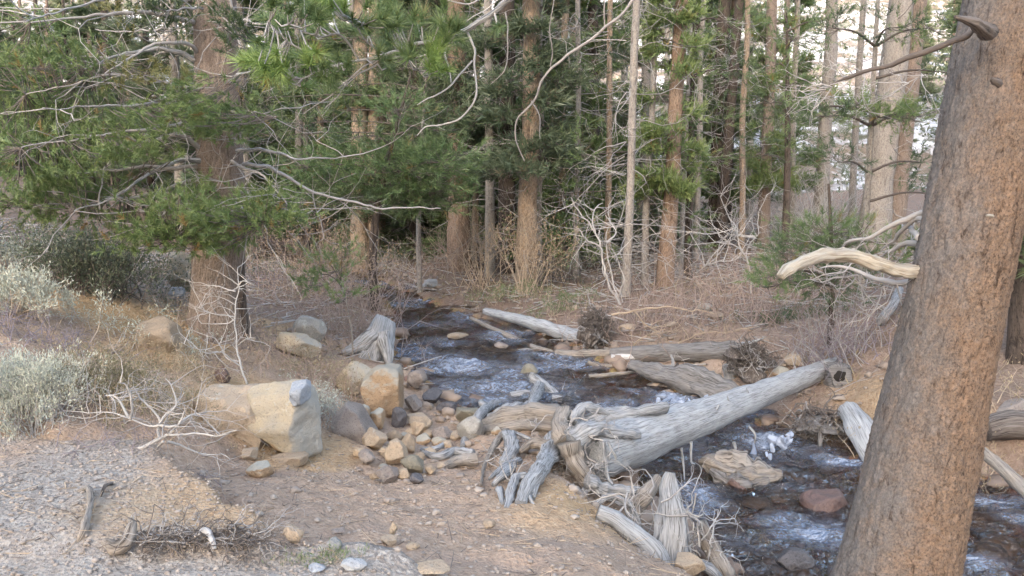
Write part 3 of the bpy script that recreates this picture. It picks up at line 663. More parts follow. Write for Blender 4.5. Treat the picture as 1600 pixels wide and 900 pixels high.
# --- the named trunks, from the upstream bend to the big pine
TREES = [  # base px,py, x at the top of the frame, width px, bark, label, crown, dead, needle
    (563, 418, 560, 25, 'bark_tan', 'tan pine trunk rising behind the rusty leafless bush', 4, 0, 'needle_mid', (.34, .1, .75, 'bark_tan')),
    (718, 420, 712, 30, 'bark_red', 'reddish brown pine trunk with twiggy willow at its foot', 1, 1, 'needle_far', None),
    (766, 432, 764, 13, 'bark_grey', 'slim pale grey trunk just beside the reddish pine', None, 2, None, None),
    (796, 424, 792, 27, 'bark_dark', 'dark shaded trunk between the slim grey one and the tan-footed pine', 3, 3, 'needle_deep', None),
    (822, 452, 832, 28, 'bark_tan', 'grey trunk with tan foot wrapped in dry leaves on the stream bank', 1, 4, 'needle_far', None),
    (843, 444, 846, 9, 'bark_grey', 'thin grey pole of a pine touching the tan-footed trunk', None, 5, None, None),
    (926, 410, 927, 17, 'bark_dark', 'dark narrow trunk among green boughs behind the white sapling', 0, 1, 'needle_mid', None),
    (977, 462, 991, 12, 'bark_grey', 'straight slim grey trunk right behind the bare white sapling', None, 0, None, None),
    (1007, 446, 1024, 10, 'bark_grey', 'thin white-grey trunk leaning toward the orange-tan pine', None, 2, None, None),
    (1038, 446, 1066, 22, 'bark_red', 'orange-tan pine trunk with mossy green boughs low on it', 4, 3, 'needle_mid', None),
    (1118, 380, 1132, 23, 'bark_dark', 'pair of dark trunks grown together against the pale slope', 3, 4, 'needle_deep', (.34, .2, .7, 'bark_dark')),
    (1192, 392, 1208, 17, 'bark_brown', 'brown trunk with a rusty needle clump above, by the pale slope', 4, 5, 'needle_mid', None),
    (1281, 356, 1300, 20, 'bark_grey', 'pale grey trunk at the edge of the open slope', None, 0, None, None),
    (1362, 392, 1408, 40, 'bark_grey', 'broad pale trunk leaning beside the big foreground pine', None, 1, 'needle_mid', None),
    (1392, 384, 1432, 32, 'bark_brown', 'reddish grey trunk half hidden behind the broad pale one', None, 2, None, None),
    (1608, 560, 1640, 46, 'bark_dark', 'dark trunk at the picture edge beyond the big pine', 0, 3, 'needle_deep', None),
    (468, 400, 466, 12, 'bark_grey', 'thin grey trunk pair seen over the green boughs', None, 5, None, (.16, .1, .8, 'bark_grey')),
    (900, 432, 903, 8, 'bark_grey', 'thin bare pole between the dark narrow trunk and leafy shoot', None, 1, None, None),
    (948, 424, 955, 9, 'bark_tan', 'thin tan pole just behind the white sapling top', None, 3, None, None),
    (1062, 424, 1083, 8, 'bark_grey', 'thin grey pole right behind the orange-tan pine', None, 0, None, None),
    (1088, 404, 1098, 9, 'bark_grey', 'thin grey pole left of the paired dark trunks', None, 2, None, None),
    (1158, 402, 1168, 9, 'bark_tan', 'thin tan pole right of the paired dark trunks', None, 4, None, None),
    (1236, 384, 1246, 9, 'bark_grey', 'thin grey pole right of the brown trunk', None, 5, None, None),
    (1330, 372, 1350, 10, 'bark_grey', 'thin pale pole left of the broad leaning pale trunk', None, 3, None, None),
    (596, 402, 598, 9, 'bark_tan', 'thin tan pole beside the tan trunk upstream', None, 2, None, None),
    (640, 396, 641, 8, 'bark_grey', 'thin grey pole midway between tan and reddish trunks', None, 1, None, None),
    (742, 410, 745, 9, 'bark_tan', 'thin tan pole between the reddish pine and slim grey trunk', None, 5, None, None),
    (866, 410, 871, 8, 'bark_grey', 'thin grey pole behind the leafy shoot', None, 4, None, None),
    (690, 392, 688, 12, 'bark_dark', 'slim dark trunk back in the shade behind the reddish pine', 2, 0, 'needle_deep', None),
    (874, 416, 884, 12, 'bark_tan', 'slim tan trunk behind the leafy pole', 2, 4, 'needle_mid', None),
]
for i, (px, py, tx, w, bk, lab, cv, dv, nd, tw) in enumerate(TREES):
    b = G(px, py); dist = b[1]; top = at(tx, 0, dist); k = (top[0] - b[0]) / (top[2] - b[2]); hh = 10 + (i * 7 % 5) * .6
    forest_tree(b, (k * hh, 0), w / F * dist * 1.02, hh, bk, lab, cv, dv, 500 + i, nd or 'needle_far', twin=tw, csc=.75 if px > 1000 else 1.0)

# --- the rest of the forest, further back
g = np.random.default_rng(21); placed = []
fill = 0
for tries in range(4000):
    if fill >= 74: break
    y = 21 + 23 * g.random(); x = g.uniform(-.72, .78) * y
    px = 800 + x / y * F
    right = px > 830
    if right and g.random() < (.55 if px < 1050 else .72): continue
    if x > -5 and x < 2 and y < 20: continue
    if any((x - a) ** 2 + (y - b) ** 2 < (1.25 if right else .85) ** 2 for a, b in placed): continue
    placed.append((x, y)); b = np.array([x, y, ground_at(x, y)])
    if right: lab = 'slender pine far back among others before the pale mountainside'
    elif px < 420: lab = 'dark pine deep in the wood behind the broad-trunked pine'
    else: lab = 'dark pine far back in the dense wood upstream'
    nd = ['needle_far', 'needle_deep', 'needle_far', 'needle_mid'][int(g.random() * 4)]
    forest_tree(b, (g.normal() * .3, 0), .16 + .16 * g.random(), 9 + 3 * g.random(), ['bark_grey', 'bark_dark', 'bark_brown', 'bark_tan'][int(g.random() * 4)], lab,
                int(g.random() * 6) if (not right or g.random() < .62) else None, int(g.random() * 6) if g.random() < .7 else None, 900 + fill, nd,
                group='pines before the mountainside' if right else ('pines behind the broad-trunked pine' if px < 420 else 'pines in the dense wood upstream'), csc=.95 if right else 1.35, cz=-.4 - .7 * g.random() * (not right))
    fill += 1
for i in range(84):      # scattered pines on the slope
    y = 50 + 70 * g.random() ** 1.3; x = g.uniform(-.75, .75) * y
    if x > 0 and g.random() < .1: continue
    z = -3.6 + .44 * (y - 44) + 1.6 * float(fbm(xy0([x], [y], .06), 5, 91)[0]) * float(sstep(44, 60, y)) - .3
    forest_tree(np.array([x, y, z]), (0, 0), .3, 10, 'bark_dark', 'small pine scattered on the pale mountainside', int(g.random() * 6), None, 1300 + i, 'needle_far', group='pines on the mountainside', csc=1.2, cz=-1.0)

# ------------------------------------------------------------------ the broad-trunked pine over the bank (with low boughs)
def limb(root, pts, radii, mat, seed=0, seg=8, n=None, name='branch', rough=.12, flute=.06, kink=0):
    mb = MB(); C = tube(mb, pts, radii, seg, n or len(pts) * 7, rough, flute, seed, kink=kink); mb.build(name, MAT[mat], root); return C
def pxs(lst, Y0, Y1=None):
    n = len(lst); return np.array([at(p[0], p[1], (Y0 + (Y1 - Y0) * i / (n - 1)) if Y1 is not None else Y0) for i, p in enumerate(lst)])
bL = G(342, 522); DL = bL[1]
lp = empty('pine_tree', bL); tag(lp, 'broad brown pine trunk on the bank with long low needled boughs', 'tree')
tp = [at(352, 560, DL), at(342, 515, DL), at(340, 440, DL), at(345, 300, DL), at(340, 150, DL), at(335, 0, DL), at(330, -250, DL), at(326, -700, DL)]
pxw = np.array([120, 98, 80, 74, 66, 62, 52, 34]) / F * DL / 2
mb = MB(); C = tube(mb, tp, pxw, 40, 260, .05, .07, 3); mb.build('trunk', MAT['bark_brown'], lp)
mb = MB(); tube(mb, [at(378, 548, DL - .1), at(376, 470, DL - .05), at(372, 400, DL), at(366, 300, DL + .02)], [.085, .06, .055, .04], 14, 60, .08, .1, 9); mb.build('side_stem', MAT['bark_dark'], lp)
LIMBS = [  # pixel path from the trunk outward, depth offset at tip, base radius
    ([(318, 100), (285, 84), (240, 78), (190, 88), (132, 108)], -.7, .034), ([(316, 88), (280, 66), (225, 78), (160, 118)], -1.1, .026),
    ([(318, 42), (240, 20), (150, 24), (45, 34)], -1.3, .03), ([(300, 0), (240, -10), (120, 10), (36, 32)], -1.6, .022), ([(316, 48), (270, 42), (225, 48), (150, 45)], .5, .02),
    ([(356, 80), (354, 55), (362, 25), (352, -20)], -.5, .035), ([(352, 132), (362, 122), (378, 114), (392, 112), (430, 96)], -.8, .03), ([(350, 38), (375, 32), (400, 38), (440, 30)], -.6, .024),
    ([(328, 246), (300, 222), (272, 212), (222, 224), (170, 258), (158, 330)], -1.0, .03), ([(334, 252), (290, 248), (240, 268), (190, 300), (120, 330)], -1.2, .03), ([(334, 262), (270, 262), (200, 262), (110, 275), (20, 260)], -.9, .026),
    ([(348, 244), (380, 262), (412, 275), (450, 318)], -.7, .026), ([(350, 238), (395, 234), (432, 238), (472, 248), (540, 245)], -.5, .026), ([(330, 300), (290, 312), (250, 340), (210, 362)], -1.0, .024),
    ([(330, 140), (290, 136), (230, 126), (160, 120), (40, 150)], -1.2, .024), ([(330, 160), (270, 160), (180, 165), (70, 170)], -1.4, .024), ([(330, 190), (250, 196), (150, 215), (30, 230)], -1.5, .024),
    ([(350, 175), (390, 172), (430, 180)], -.6, .022), ([(345, 290), (390, 305), (430, 322), (480, 335)], -.7, .024), ([(335, 310), (320, 335), (300, 352), (270, 372)], -1.0, .024), ([(330, 20), (300, 12), (260, 18)], -.7, .022), ([(348, 300), (385, 330), (410, 345)], -.9, .022),
    ([(340, 270), (240, 300), (120, 320), (20, 318)], -1.1, .026), ([(352, 250), (420, 262), (500, 300), (600, 325), (690, 325)], .6, .026)]
LC = []
for i, (pp, dy, r) in enumerate(LIMBS):
    C = limb(lp, pxs(pp, DL - .05, DL + dy), [r, r * .72, r * .45, r * .22], 'twig_grey' if i % 3 else 'wood_silver', 40 + i, 8, len(pp) * 14, kink=.022); LC.append(C)
LCa = np.vstack(LC)
# live boughs: pixel centre, half sizes, tufts, tint
BOUGHS = [(90, 92, 75, 26, 60, 0), (15, 108, 50, 30, 40, 0), (60, 180, 90, 34, 80, 0), (165, 205, 80, 30, 70, 0), (290, 168, 62, 32, 70, 0), (335, 190, 40, 30, 40, 0), (262, 14, 40, 24, 45, 2), (170, 22, 40, 14, 14, 3), (225, 120, 70, 14, 22, 3),
          (60, 262, 75, 30, 70, 0), (120, 292, 80, 30, 75, 0), (45, 315, 70, 22, 60, 0), (105, 322, 50, 20, 50, 0), (205, 352, 42, 22, 45, 0), (305, 345, 80, 34, 110, 0), (262, 372, 60, 20, 55, 0), (395, 335, 48, 26, 55, 0), (438, 322, 32, 18, 24, 0), (385, 185, 34, 34, 34, 0), (210, 240, 50, 22, 30, 0), (250, 196, 60, 18, 36, 0),
          (30, 40, 50, 25, 26, 0), (110, 150, 60, 22, 36, 0), (20, 230, 40, 30, 40, 0), (160, 310, 40, 20, 30, 0), (375, 55, 24, 26, 22, 2), (140, 235, 70, 20, 40, 0), (345, 372, 40, 18, 30, 0), (5, 160, 40, 30, 26, 0), (300, 310, 50, 20, 34, 0), (450, 345, 30, 14, 16, 0), (-60, 130, 60, 60, 60, 0), (-60, 260, 60, 50, 60, 0)]
nb = [MB(), MB(), MB(), MB()]; tb = MB(); g = np.random.default_rng(5)
def bough(cpx, cpy, hx, hy, n, tint, Yc, near, nbl, tbl, depth=.5, nn=34, nl=.062, w=.0085, twig=.5, shoot=1.9):
    s = Yc / F; c = at(cpx, cpy, Yc); P = c + np.clip(g.normal(size=(n, 3)), -2, 2) * np.array([hx * s * .62, depth * .5, hy * s * .62])
    d2 = ((P[:, None, :] - near[None]) ** 2).sum(2); q = near[d2.argmin(1)]
    D = nrm(P - q) + np.array([0, -.1, .35]) + g.normal(0, .3, P.shape)
    k = g.random(n) < twig; base = P - nrm(P - q) * np.minimum(.4, np.sqrt(d2.min(1)))[:, None]
    mid = (base + P) / 2 + np.array([0, 0, -.02]); sticks(tbl, base[k], mid[k], .005, .004); sticks(tbl, mid[k], P[k], .004, .003)
    tufts(nbl[tint], P, D, nn, nl * (.8 + .45 * g.random(n)), w, shoot=shoot, g=g)
for cpx, cpy, hx, hy, n, t in BOUGHS:
    bough(cpx, cpy, hx, hy, int(n * 1.9), t, DL - .75 + g.normal() * .35, LCa, nb, tb)
for m_, mt in zip(nb, ('needle_mid', 'needle_bright', 'needle_deep', 'needle_yellow')):
    if m_.n: stuff(m_.build('foliage', MAT[mt], lp, smooth=False))
stuff(tb.build('twigs', MAT['twig_dark'], lp))
# bare grey twigs fanned under the boughs
m = MB(); src = LCa[g.integers(0, len(LCa), 130)]
branching(m, src, np.stack([g.normal(0, 1, 130), g.normal(0, .5, 130), g.normal(0, .35, 130)], 1), .35 + .3 * g.random(130), .008, gens=3, kids=2, curl=.2, spread=.45, g=g)
stuff(m.build('dead_twigs', MAT['twig_grey'], lp))

# ------------------------------------------------------------------ dense young pines upstream of it
def young_pine(px, py_base, px_top, h, boughs, label, Y=None, tint=0, nn=22, nl=.1, w=.009, mats=('needle_mid', 'needle_deep'), trunk_w=.09, group=None, bk='bark_dark', lr=.022, dens=1.6):
    b = G(px, py_base) if Y is None else np.array([at(px, py_base, Y)[0], Y, ground_at(at(px, py_base, Y)[0], Y)])
    r_ = empty('young_pine', b); tag(r_, label, 'tree', group); k = at(px_top, 0, b[1])
    pts = [b + np.array([0, 0, -.15]), b + np.array([0, 0, h * .3]), b + np.array([(k[0] - b[0]) * .4, 0, h * .65]), np.array([k[0], b[1], b[2] + h])]
    mb = MB(); C = tube(mb, pts, [trunk_w, trunk_w * .85, trunk_w * .6, .015], 10, 30, .06, .05, px); mb.build('trunk', MAT[bk], r_)
    n2 = [MB(), MB()]; t2 = MB()
    for cx, cy, hx, hy, n, t in boughs:
        Yc = b[1] - .3 + g.normal() * .25; c = at(cx, cy, Yc); j = C[np.argmin(np.abs(C[:, 2] - (c[2] - .1)))]
        ax = curve([j, (j + c) / 2 + np.array([0, 0, .06]), c + np.array([0, 0, -.03])], 7); limb(r_, ax, [lr, lr * .65, lr * .3], 'twig_dark', int(cx), 6)
        bough(cx, cy, hx, hy, int(n * dens), t, Yc, ax, n2, t2, depth=.6, nn=nn, nl=nl, w=w, twig=.6)
    for m_, mt in zip(n2, mats):
        if m_.n: stuff(m_.build('foliage', MAT[mt], r_, smooth=False))
    stuff(t2.build('twigs', MAT['twig_dark'], r_)); return r_
young_pine(585, 440, 640, 4.2, [(560, 275, 70, 26, 80, 0), (640, 268, 70, 28, 90, 0), (690, 252, 44, 24, 50, 0), (500, 285, 46, 20, 40, 0), (610, 305, 80, 22, 80, 0), (670, 300, 50, 22, 55, 0), (480, 258, 40, 18, 30, 0), (540, 310, 60, 18, 46, 1), (600, 245, 60, 18, 45, 0), (650, 320, 50, 14, 30, 1), (620, 170, 34, 16, 24, 0), (560, 210, 40, 16, 20, 1), (680, 200, 34, 18, 20, 1)],
           'bushy young pine with spreading dense green boughs upstream', Y=14.5, w=.012, nl=.12, dens=2.2)
young_pine(655, 395, 668, 5, [(640, 215, 40, 30, 36, 1), (700, 160, 40, 30, 30, 1), (660, 130, 40, 24, 30, 1), (610, 110, 50, 24, 36, 1), (560, 130, 40, 22, 26, 1), (520, 170, 40, 26, 30, 1), (470, 190, 34, 30, 30, 1), (430, 210, 34, 20, 24, 1), (640, 60, 60, 20, 36, 1), (560, 60, 60, 22, 36, 1), (480, 60, 40, 22, 24, 1), (420, 150, 30, 26, 24, 1), (720, 90, 34, 24, 24, 1), (760, 40, 40, 24, 24, 1)],
           'dark young pine with thin ragged boughs in the shade upstream', Y=16.5, nn=18, nl=.13, w=.014, mats=('needle_far', 'needle_deep'), trunk_w=.06, bk='bark_grey')
young_pine(1075, 400, 1085, 5.4, [(1065, 262, 34, 16, 30, 0), (1090, 245, 34, 14, 26, 0), (1040, 150, 40, 20, 30, 0), (1000, 100, 50, 22, 36, 1), (1095, 110, 40, 20, 28, 0), (1070, 340, 30, 20, 24, 0), (1075, 382, 26, 14, 18, 0), (1050, 200, 34, 16, 22, 0), (1120, 190, 36, 16, 22, 0), (1150, 110, 40, 24, 34, 1), (1040, 30, 50, 24, 40, 0), (1130, 30, 60, 24, 44, 0), (960, 160, 36, 20, 24, 1), (910, 240, 30, 34, 30, 0), (880, 300, 26, 24, 22, 0), (950, 60, 44, 24, 34, 1)],
           'green pine with layered boughs around the orange-tan trunk', Y=16.2, nn=18, nl=.12, w=.013, dens=1.0)
young_pine(1225, 400, 1230, 5.4, [(1210, 100, 40, 22, 36, 0), (1240, 60, 44, 20, 34, 0), (1200, 160, 40, 24, 40, 1), (1240, 170, 34, 20, 30, 1), (1220, 20, 44, 20, 34, 0), (1250, 130, 36, 20, 26, 0), (1190, 240, 34, 14, 20, 1), (1230, 215, 40, 14, 26, 1), (1290, 30, 30, 18, 18, 0)],
           'green pine with a rusty clump beside the brown trunk', Y=17.5, nn=18, nl=.12, w=.013, dens=1.0)
young_pine(1300, 470, 1310, 2.0, [(1215, 425, 34, 18, 30, 0), (1200, 445, 24, 14, 16, 0), (1260, 375, 32, 16, 32, 0), (1250, 400, 40, 18, 40, 1), (1290, 360, 26, 18, 26, 0), (1275, 440, 34, 20, 36, 1), (1310, 400, 30, 20, 30, 1), (1325, 430, 30, 20, 26, 1), (1340, 365, 22, 18, 16, 0), (1385, 405, 30, 16, 20, 0), (1400, 380, 20, 14, 12, 0)],
           'low bushy pine sapling behind the pale broken branch', Y=9.6, nn=30, nl=.08, w=.0065, trunk_w=.04)
young_pine(1345, 470, 1370, 6, [(1240, 172, 24, 14, 14, 0), (1290, 178, 34, 12, 24, 1), (1330, 165, 30, 16, 30, 0), (1375, 180, 40, 12, 34, 0), (1420, 182, 34, 14, 34, 0), (1390, 40, 40, 16, 16, 1), (1300, 40, 30, 24, 20, 1), (1310, 250, 30, 24, 16, 1), (1450, 40, 40, 22, 26, 0), (1480, 110, 24, 30, 20, 1), (1440, 250, 30, 30, 24, 1), (1470, 300, 20, 30, 14, 1)],
           'thin pine whose long low bough crosses the broad pale trunk', Y=11.5, nn=24, nl=.09, w=.009, trunk_w=.05, bk='bark_grey')
young_pine(548, 452, 520, 1.0, [(500, 405, 26, 14, 8, 0), (525, 420, 26, 16, 9, 0), (490, 430, 22, 14, 7, 0), (540, 462, 16, 8, 7, 0), (515, 440, 30, 16, 8, 0), (535, 398, 16, 14, 5, 0)],
           'sparse pine seedling with separate needle tufts near the weathered stump', Y=10.0, nn=30, nl=.085, w=.009, trunk_w=.012, lr=.006, bk='bark_grey')

# ------------------------------------------------------------------ the big leaning pine close by
TY = 3.4
tc = [at(1352, 1130, 3.3), at(1380, 1010, 3.32), at(1408, 900, 3.36), at(1441, 750, TY), at(1473, 600, TY + .02), at(1506, 440, TY + .05), at(1535, 300, TY + .08), at(1566, 130, TY + .12), at(1592, 0, TY + .15), at(1650, -300, TY + .25), at(1800, -1100, TY + .6), at(1900, -1800, 4.6)]
tw = np.array([300, 246, 211, 190, 172, 165, 160, 156, 152, 142, 118, 90]) / F * np.array([3.3, 3.3, 3.36, TY, TY, TY, 3.5, 3.5, 3.55, 3.65, 4, 4.6]) / 2
bp = empty('pine_tree', at(1380, 1010, 3.32)); tag(bp, 'huge leaning pine close by with orange-brown scaly bark', 'tree')
mb = MB(); C = curve(tc, 900); T = nrm(np.gradient(C, axis=0)); n, seg = 900, 200
rr = np.interp(np.linspace(0, 1, n), np.linspace(0, 1, len(tw)), tw); a = np.linspace(0, 2 * np.pi, seg, endpoint=False)
tw = tw * .87; rr = np.interp(np.linspace(0, 1, n), np.linspace(0, 1, len(tw)), tw); C = C + np.array([-.022, 0, 0]); U = nrm(np.cross(T, np.array([0, 1., 0]))); W = np.cross(T, U); s = np.concatenate([[0], np.cumsum(np.linalg.norm(np.diff(C, axis=0), axis=1))])
Gr = np.stack([np.cos(a)[None] * .22 + 0 * s[:, None], np.sin(a)[None] * .22 + 0 * s[:, None], s[:, None] + 0 * a[None]], 2).reshape(-1, 3)
f1, f2, cid = worley(Gr * np.array([58, 58, 40]) + .55 * np.stack([vnoise(Gr * 30, 3), vnoise(Gr * 30, 4), vnoise(Gr * 30, 5)], 1), 7)
disp = .0022 * sstep(.02, .35, f2 - f1) + .0028 * cid + .004 * fbm(Gr * np.array([70, 70, 45]), 3, 9) + .005 * fbm(Gr * np.array([9, 9, 3.]), 3, 11) + .008 * fbm(Gr * np.array([3, 3, 1.]), 2, 13)
V = C[:, None, :] + (U[:, None, :] * np.cos(a)[None, :, None] + W[:, None, :] * np.sin(a)[None, :, None]) * (rr[:, None] + disp.reshape(n, seg))[..., None]
i = np.arange(n - 1)[:, None] * seg; j = np.arange(seg)[None, :]; jn = (j + 1) % seg
mb.add(V.reshape(-1, 3), None, np.stack([i + j, i + jn, i + seg + jn, i + seg + j], 2).reshape(-1, 4), Gr)
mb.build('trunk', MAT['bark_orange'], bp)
limb(bp, [at(1545, 52, 3.3), at(1535, 45, 3.2), at(1520, 35, 3.12), at(1492, 26, 3.08)], [.034, .026, .018, .006], 'wood_dark', 3, 12, 24, 'branch_stub', .2)
limb(bp, [at(1535, 40, 3.35), at(1500, 55, 3.25), at(1440, 76, 3.3), at(1385, 100, 3.4), at(1330, 122, 3.5), at(1290, 140, 3.6)], [.014, .013, .012, .01, .007, .004], 'twig_dark', 4, 8, 60, kink=.015)
limb(bp, [at(1560, 130, 3.16), at(1553, 126, 3.13), at(1549, 124, 3.11)], [.018, .014, .006], 'wood_dark', 5, 8, 8, 'branch_stub', .2)
limb(bp, [at(1550, 338, 3.18), at(1546, 337, 3.165), at(1541, 337, 3.16)], [.008, .007, .004], 'wood_pale', 5, 8, 8, 'branch_stub', .2)
limb(bp, [at(1470, 425, 3.5), at(1424, 424, 3.45), at(1370, 412, 3.42), at(1310, 400, 3.38), at(1270, 402, 3.32), at(1240, 414, 3.25), at(1220, 434, 3.18)], [.034, .032, .034, .03, .028, .026, .016], 'wood_pale', 6, 18, 90, 'broken_branch', .22, .2, kink=.012)
for q, pp in enumerate([[(1460, 330), (1440, 335), (1405, 352), (1370, 368), (1335, 378), (1310, 392)], [(1460, 372), (1430, 380), (1400, 390), (1372, 402)], [(1450, 440), (1410, 440), (1370, 436), (1345, 425), (1310, 418), (1280, 420)], [(1436, 372), (1420, 352), (1405, 350)], [(1455, 345), (1425, 340), (1400, 362), (1375, 395)]]):
    limb(bp, pxs(pp, 3.5, 3.9), [.016, .013, .009, .003], 'twig_grey', 60 + q, 7, 50, kink=.02)
m = MB(); gb = np.random.default_rng(9); st = pxs([(1400, 440), (1380, 445), (1340, 430), (1320, 425), (1350, 380), (1420, 380), (1430, 345)], 3.6, 3.9)
branching(m, np.repeat(st, 4, 0), np.stack([gb.normal(-.5, .7, 28), gb.normal(.2, .5, 28), gb.normal(-.3, .5, 28)], 1), .16, .0042, gens=3, kids=2, curl=.3, spread=.6, g=gb)
stuff(m.build('dead_twigs', MAT['twig_grey'], bp))
m = MB(); st = pxs([(1330, 122), (1300, 136), (1290, 140), (1350, 115), (1420, 130), (1440, 118)], 3.5, 3.6)
branching(m, np.repeat(st, 4, 0), np.stack([gb.normal(-.6, .5, 24), gb.normal(.2, .4, 24), gb.normal(-.2, .3, 24)], 1), .13, .0032, gens=3, kids=2, curl=.25, spread=.5, g=gb)
stuff(m.build('dead_twigs', MAT['twig_grey'], bp))
# its long bough over the stream, with separate needle tufts
YB = 4.1
BL = [([(1640, -330), (1300, -230), (1000, -110), (850, -30), (790, 8), (745, 40), (722, 52)], 3.6, YB, [.04, .036, .032, .026, .023, .021, .017], 'wood_silver', 14),
      ([(728, 48), (690, 62), (640, 70), (600, 86), (550, 95), (525, 98), (472, 118)], YB, 3.85, [.017, .015, .012, .011, .009, .008, .004], 'twig_white', 8), ([(730, 50), (738, 72), (737, 105), (740, 150), (720, 180), (690, 193), (668, 195), (655, 208)], YB, 3.9, [.012, .009, .008, .008, .007, .006, .005, .003], 'twig_white', 7), ([(738, 95), (708, 128), (675, 148), (650, 160)], YB, 3.9, [.008, .007, .006, .003], 'twig_white', 7),
      ([(525, 98), (490, 85), (455, 70), (435, 55), (418, 36)], 3.9, 3.7, [.009, .007, .006, .005, .003], 'twig_white', 7), ([(560, 92), (530, 58), (490, 54), (450, 36)], 3.95, 3.75, [.009, .007, .006, .003], 'twig_grey', 7), ([(600, 84), (570, 62), (555, 36)], 4, 3.85, [.007, .006, .003], 'twig_grey', 6), ([(640, 70), (630, 80), (652, 108)], 4, 3.9, [.008, .006, .003], 'twig_white', 6), ([(600, 86), (555, 118), (520, 150), (480, 178)], 4, 3.85, [.007, .006, .005, .003], 'twig_grey', 6),
      ([(590, 100), (545, 130), (505, 172)], 4, 3.9, [.006, .005, .003], 'twig_grey', 6), ([(722, 52), (695, 75), (700, 110), (706, 128)], YB, 4.0, [.008, .007, .006, .004], 'twig_white', 6), ([(690, 62), (680, 68), (660, 86), (620, 88)], YB, 4, [.007, .006, .005, .003], 'twig_white', 6), ([(800, 0), (780, -20), (740, 5), (700, 0), (672, -10)], YB, 4, [.01, .009, .006, .004], 'twig_grey', 6),
      ([(1020, -60), (985, 18), (945, 42), (905, 72), (870, 98), (842, 128), (828, 160), (808, 185), (806, 215), (820, 255)], 3.9, 4.4, [.013, .011, .011, .011, .01, .009, .008, .007, .006, .004], 'twig_grey', 8), ([(830, 158), (842, 180), (846, 220)], 4.4, 4.4, [.005, .004, .002], 'twig_grey', 6), ([(945, 42), (943, 15), (948, -20)], 4.1, 4.0, [.006, .006, .005], 'twig_white', 6), ([(860, 105), (862, 60), (866, 0)], 4.3, 4.1, [.005, .005, .004], 'twig_grey', 6), ([(790, 20), (797, 80), (790, 115), (770, 138)], 4.1, 4.2, [.006, .005, .004, .002], 'twig_grey', 6),
      ([(792, -20), (770, 8), (722, 40)], 4.1, 4.05, [.006, .005, .003], 'twig_white', 6)]
BC = []
for q, (pp, y0, y1, r, mt, sg) in enumerate(BL):
    BC.append(limb(bp, pxs(pp, y0, y1), [v * .62 for v in r], mt, 80 + q, sg, len(pp) * 14, rough=.2, flute=.02, kink=.016))
BCa = np.vstack([c for q, c in enumerate(BC) if q not in (13, 14, 15, 16)])
n3 = [MB(), MB()]; t3 = MB()
for cx, cy, hx, hy, n, t in [(432, 104, 24, 14, 17, 1), (408, 96, 14, 14, 8, 1), (450, 118, 20, 12, 12, 1), (412, 62, 10, 14, 4, 0), (425, 32, 16, 14, 7, 0), (470, 30, 18, 12, 7, 0), (505, 38, 18, 12, 6, 0), (525, 12, 16, 8, 8, 1), (560, 22, 18, 14, 7, 0), (600, 30, 20, 16, 7, 0), (618, 52, 14, 14, 7, 0), (650, 45, 16, 14, 6, 0), (676, 92, 12, 18, 12, 1), (690, 70, 8, 10, 4, 0), (702, 45, 14, 14, 8, 0), (715, 62, 8, 12, 5, 0), (520, 118, 18, 10, 6, 0), (540, 100, 10, 10, 4, 0), (600, 96, 14, 8, 5, 0), (495, 100, 16, 10, 6, 1), (470, 86, 18, 10, 6, 0), (640, 92, 14, 10, 4, 0), (785, 28, 8, 10, 3, 0), (580, 60, 18, 12, 5, 0), (440, 10, 20, 10, 6, 0), (490, 8, 20, 8, 6, 0)]:
    bough(cx, cy, hx, hy, int(n * .95), t, 3.85 + g.normal() * .1, BCa, n3, t3, depth=.25, nn=80, nl=.075, w=.0042, twig=.8, shoot=.9)
for m_, mt in zip(n3, ('needle_mid', 'needle_bright')): stuff(m_.build('foliage', MAT[mt], bp, smooth=False))
stuff(t3.build('twigs', MAT['twig_grey'], bp))

# ------------------------------------------------------------------ stones
def stone_thing(px, pyb, w, h, mat, label, cat='stone', name='stone', seed=None, planes=9, ang=.35, sub=3, yaw=None, tilt=0, deep=1.0, sink=.12, group=None, Y=None, flat_top=None, rough=.06, base_z=None):
    b = G(px, pyb) if Y is None else at(px, pyb, Y)
    if base_z is not None: b = at_z(px, pyb, base_z)
    s = b[1] / F * 1.0; rx, rz = w * s / 2, h * s / 2; ry = (rx * .6 + rz * .5) * deep
    mb = MB(); sd = seed if seed is not None else int(px * 7 + pyb)
    rock(mb, (b[0], b[1] + ry * .8, b[2] + rz * (1 - sink)), (rx, ry, rz * (1 + sink)), sd, sub + (w > 30), planes + 3, ang + .12, rough, yaw=(0 if yaw is None else yaw), tilt=tilt, flat_top=flat_top)
    o = mb.build(name, MAT[mat], sharp=55); tag(o, label, cat, group); return o
# the big split boulder: block, bluish top corner, undercut ledge pieces
bR = at(440, 728, 5.75); br = empty('boulder', bR); tag(br, 'big tan boulder split at the foot, with bluish top corner, above the gully', 'boulder')
mb = MB(); rock_poly(mb, [(388, 604), (462, 588), (490, 603), (506, 668), (503, 706), (480, 718), (448, 697), (412, 672), (386, 640)], 6.0, .3, 5, 5, .06, .6, 16); mb.build('block', MAT['stone_pale'], br, sharp=55)
mb = MB(); rock_poly(mb, [(457, 597), (479, 592), (487, 604), (485, 622), (468, 629), (456, 615)], 5.845, .15, 8, 4, .08); mb.build('blue_corner', MAT['stone_blue'], br, sharp=55)
mb = MB(); rock_poly(mb, [(300, 625), (328, 600), (400, 598), (430, 640), (420, 690), (380, 672), (330, 655)], 6.1, .3, 12, 5, .08); mb.build('shoulder', MAT['stone_tan'], br, sharp=55)
mb = MB(); rock_poly(mb, [(418, 715), (445, 706), (484, 708), (480, 726), (455, 736), (425, 728)], 5.74, .12, 15, 4, .08); mb.build('ledge', MAT['stone_tan'], br)
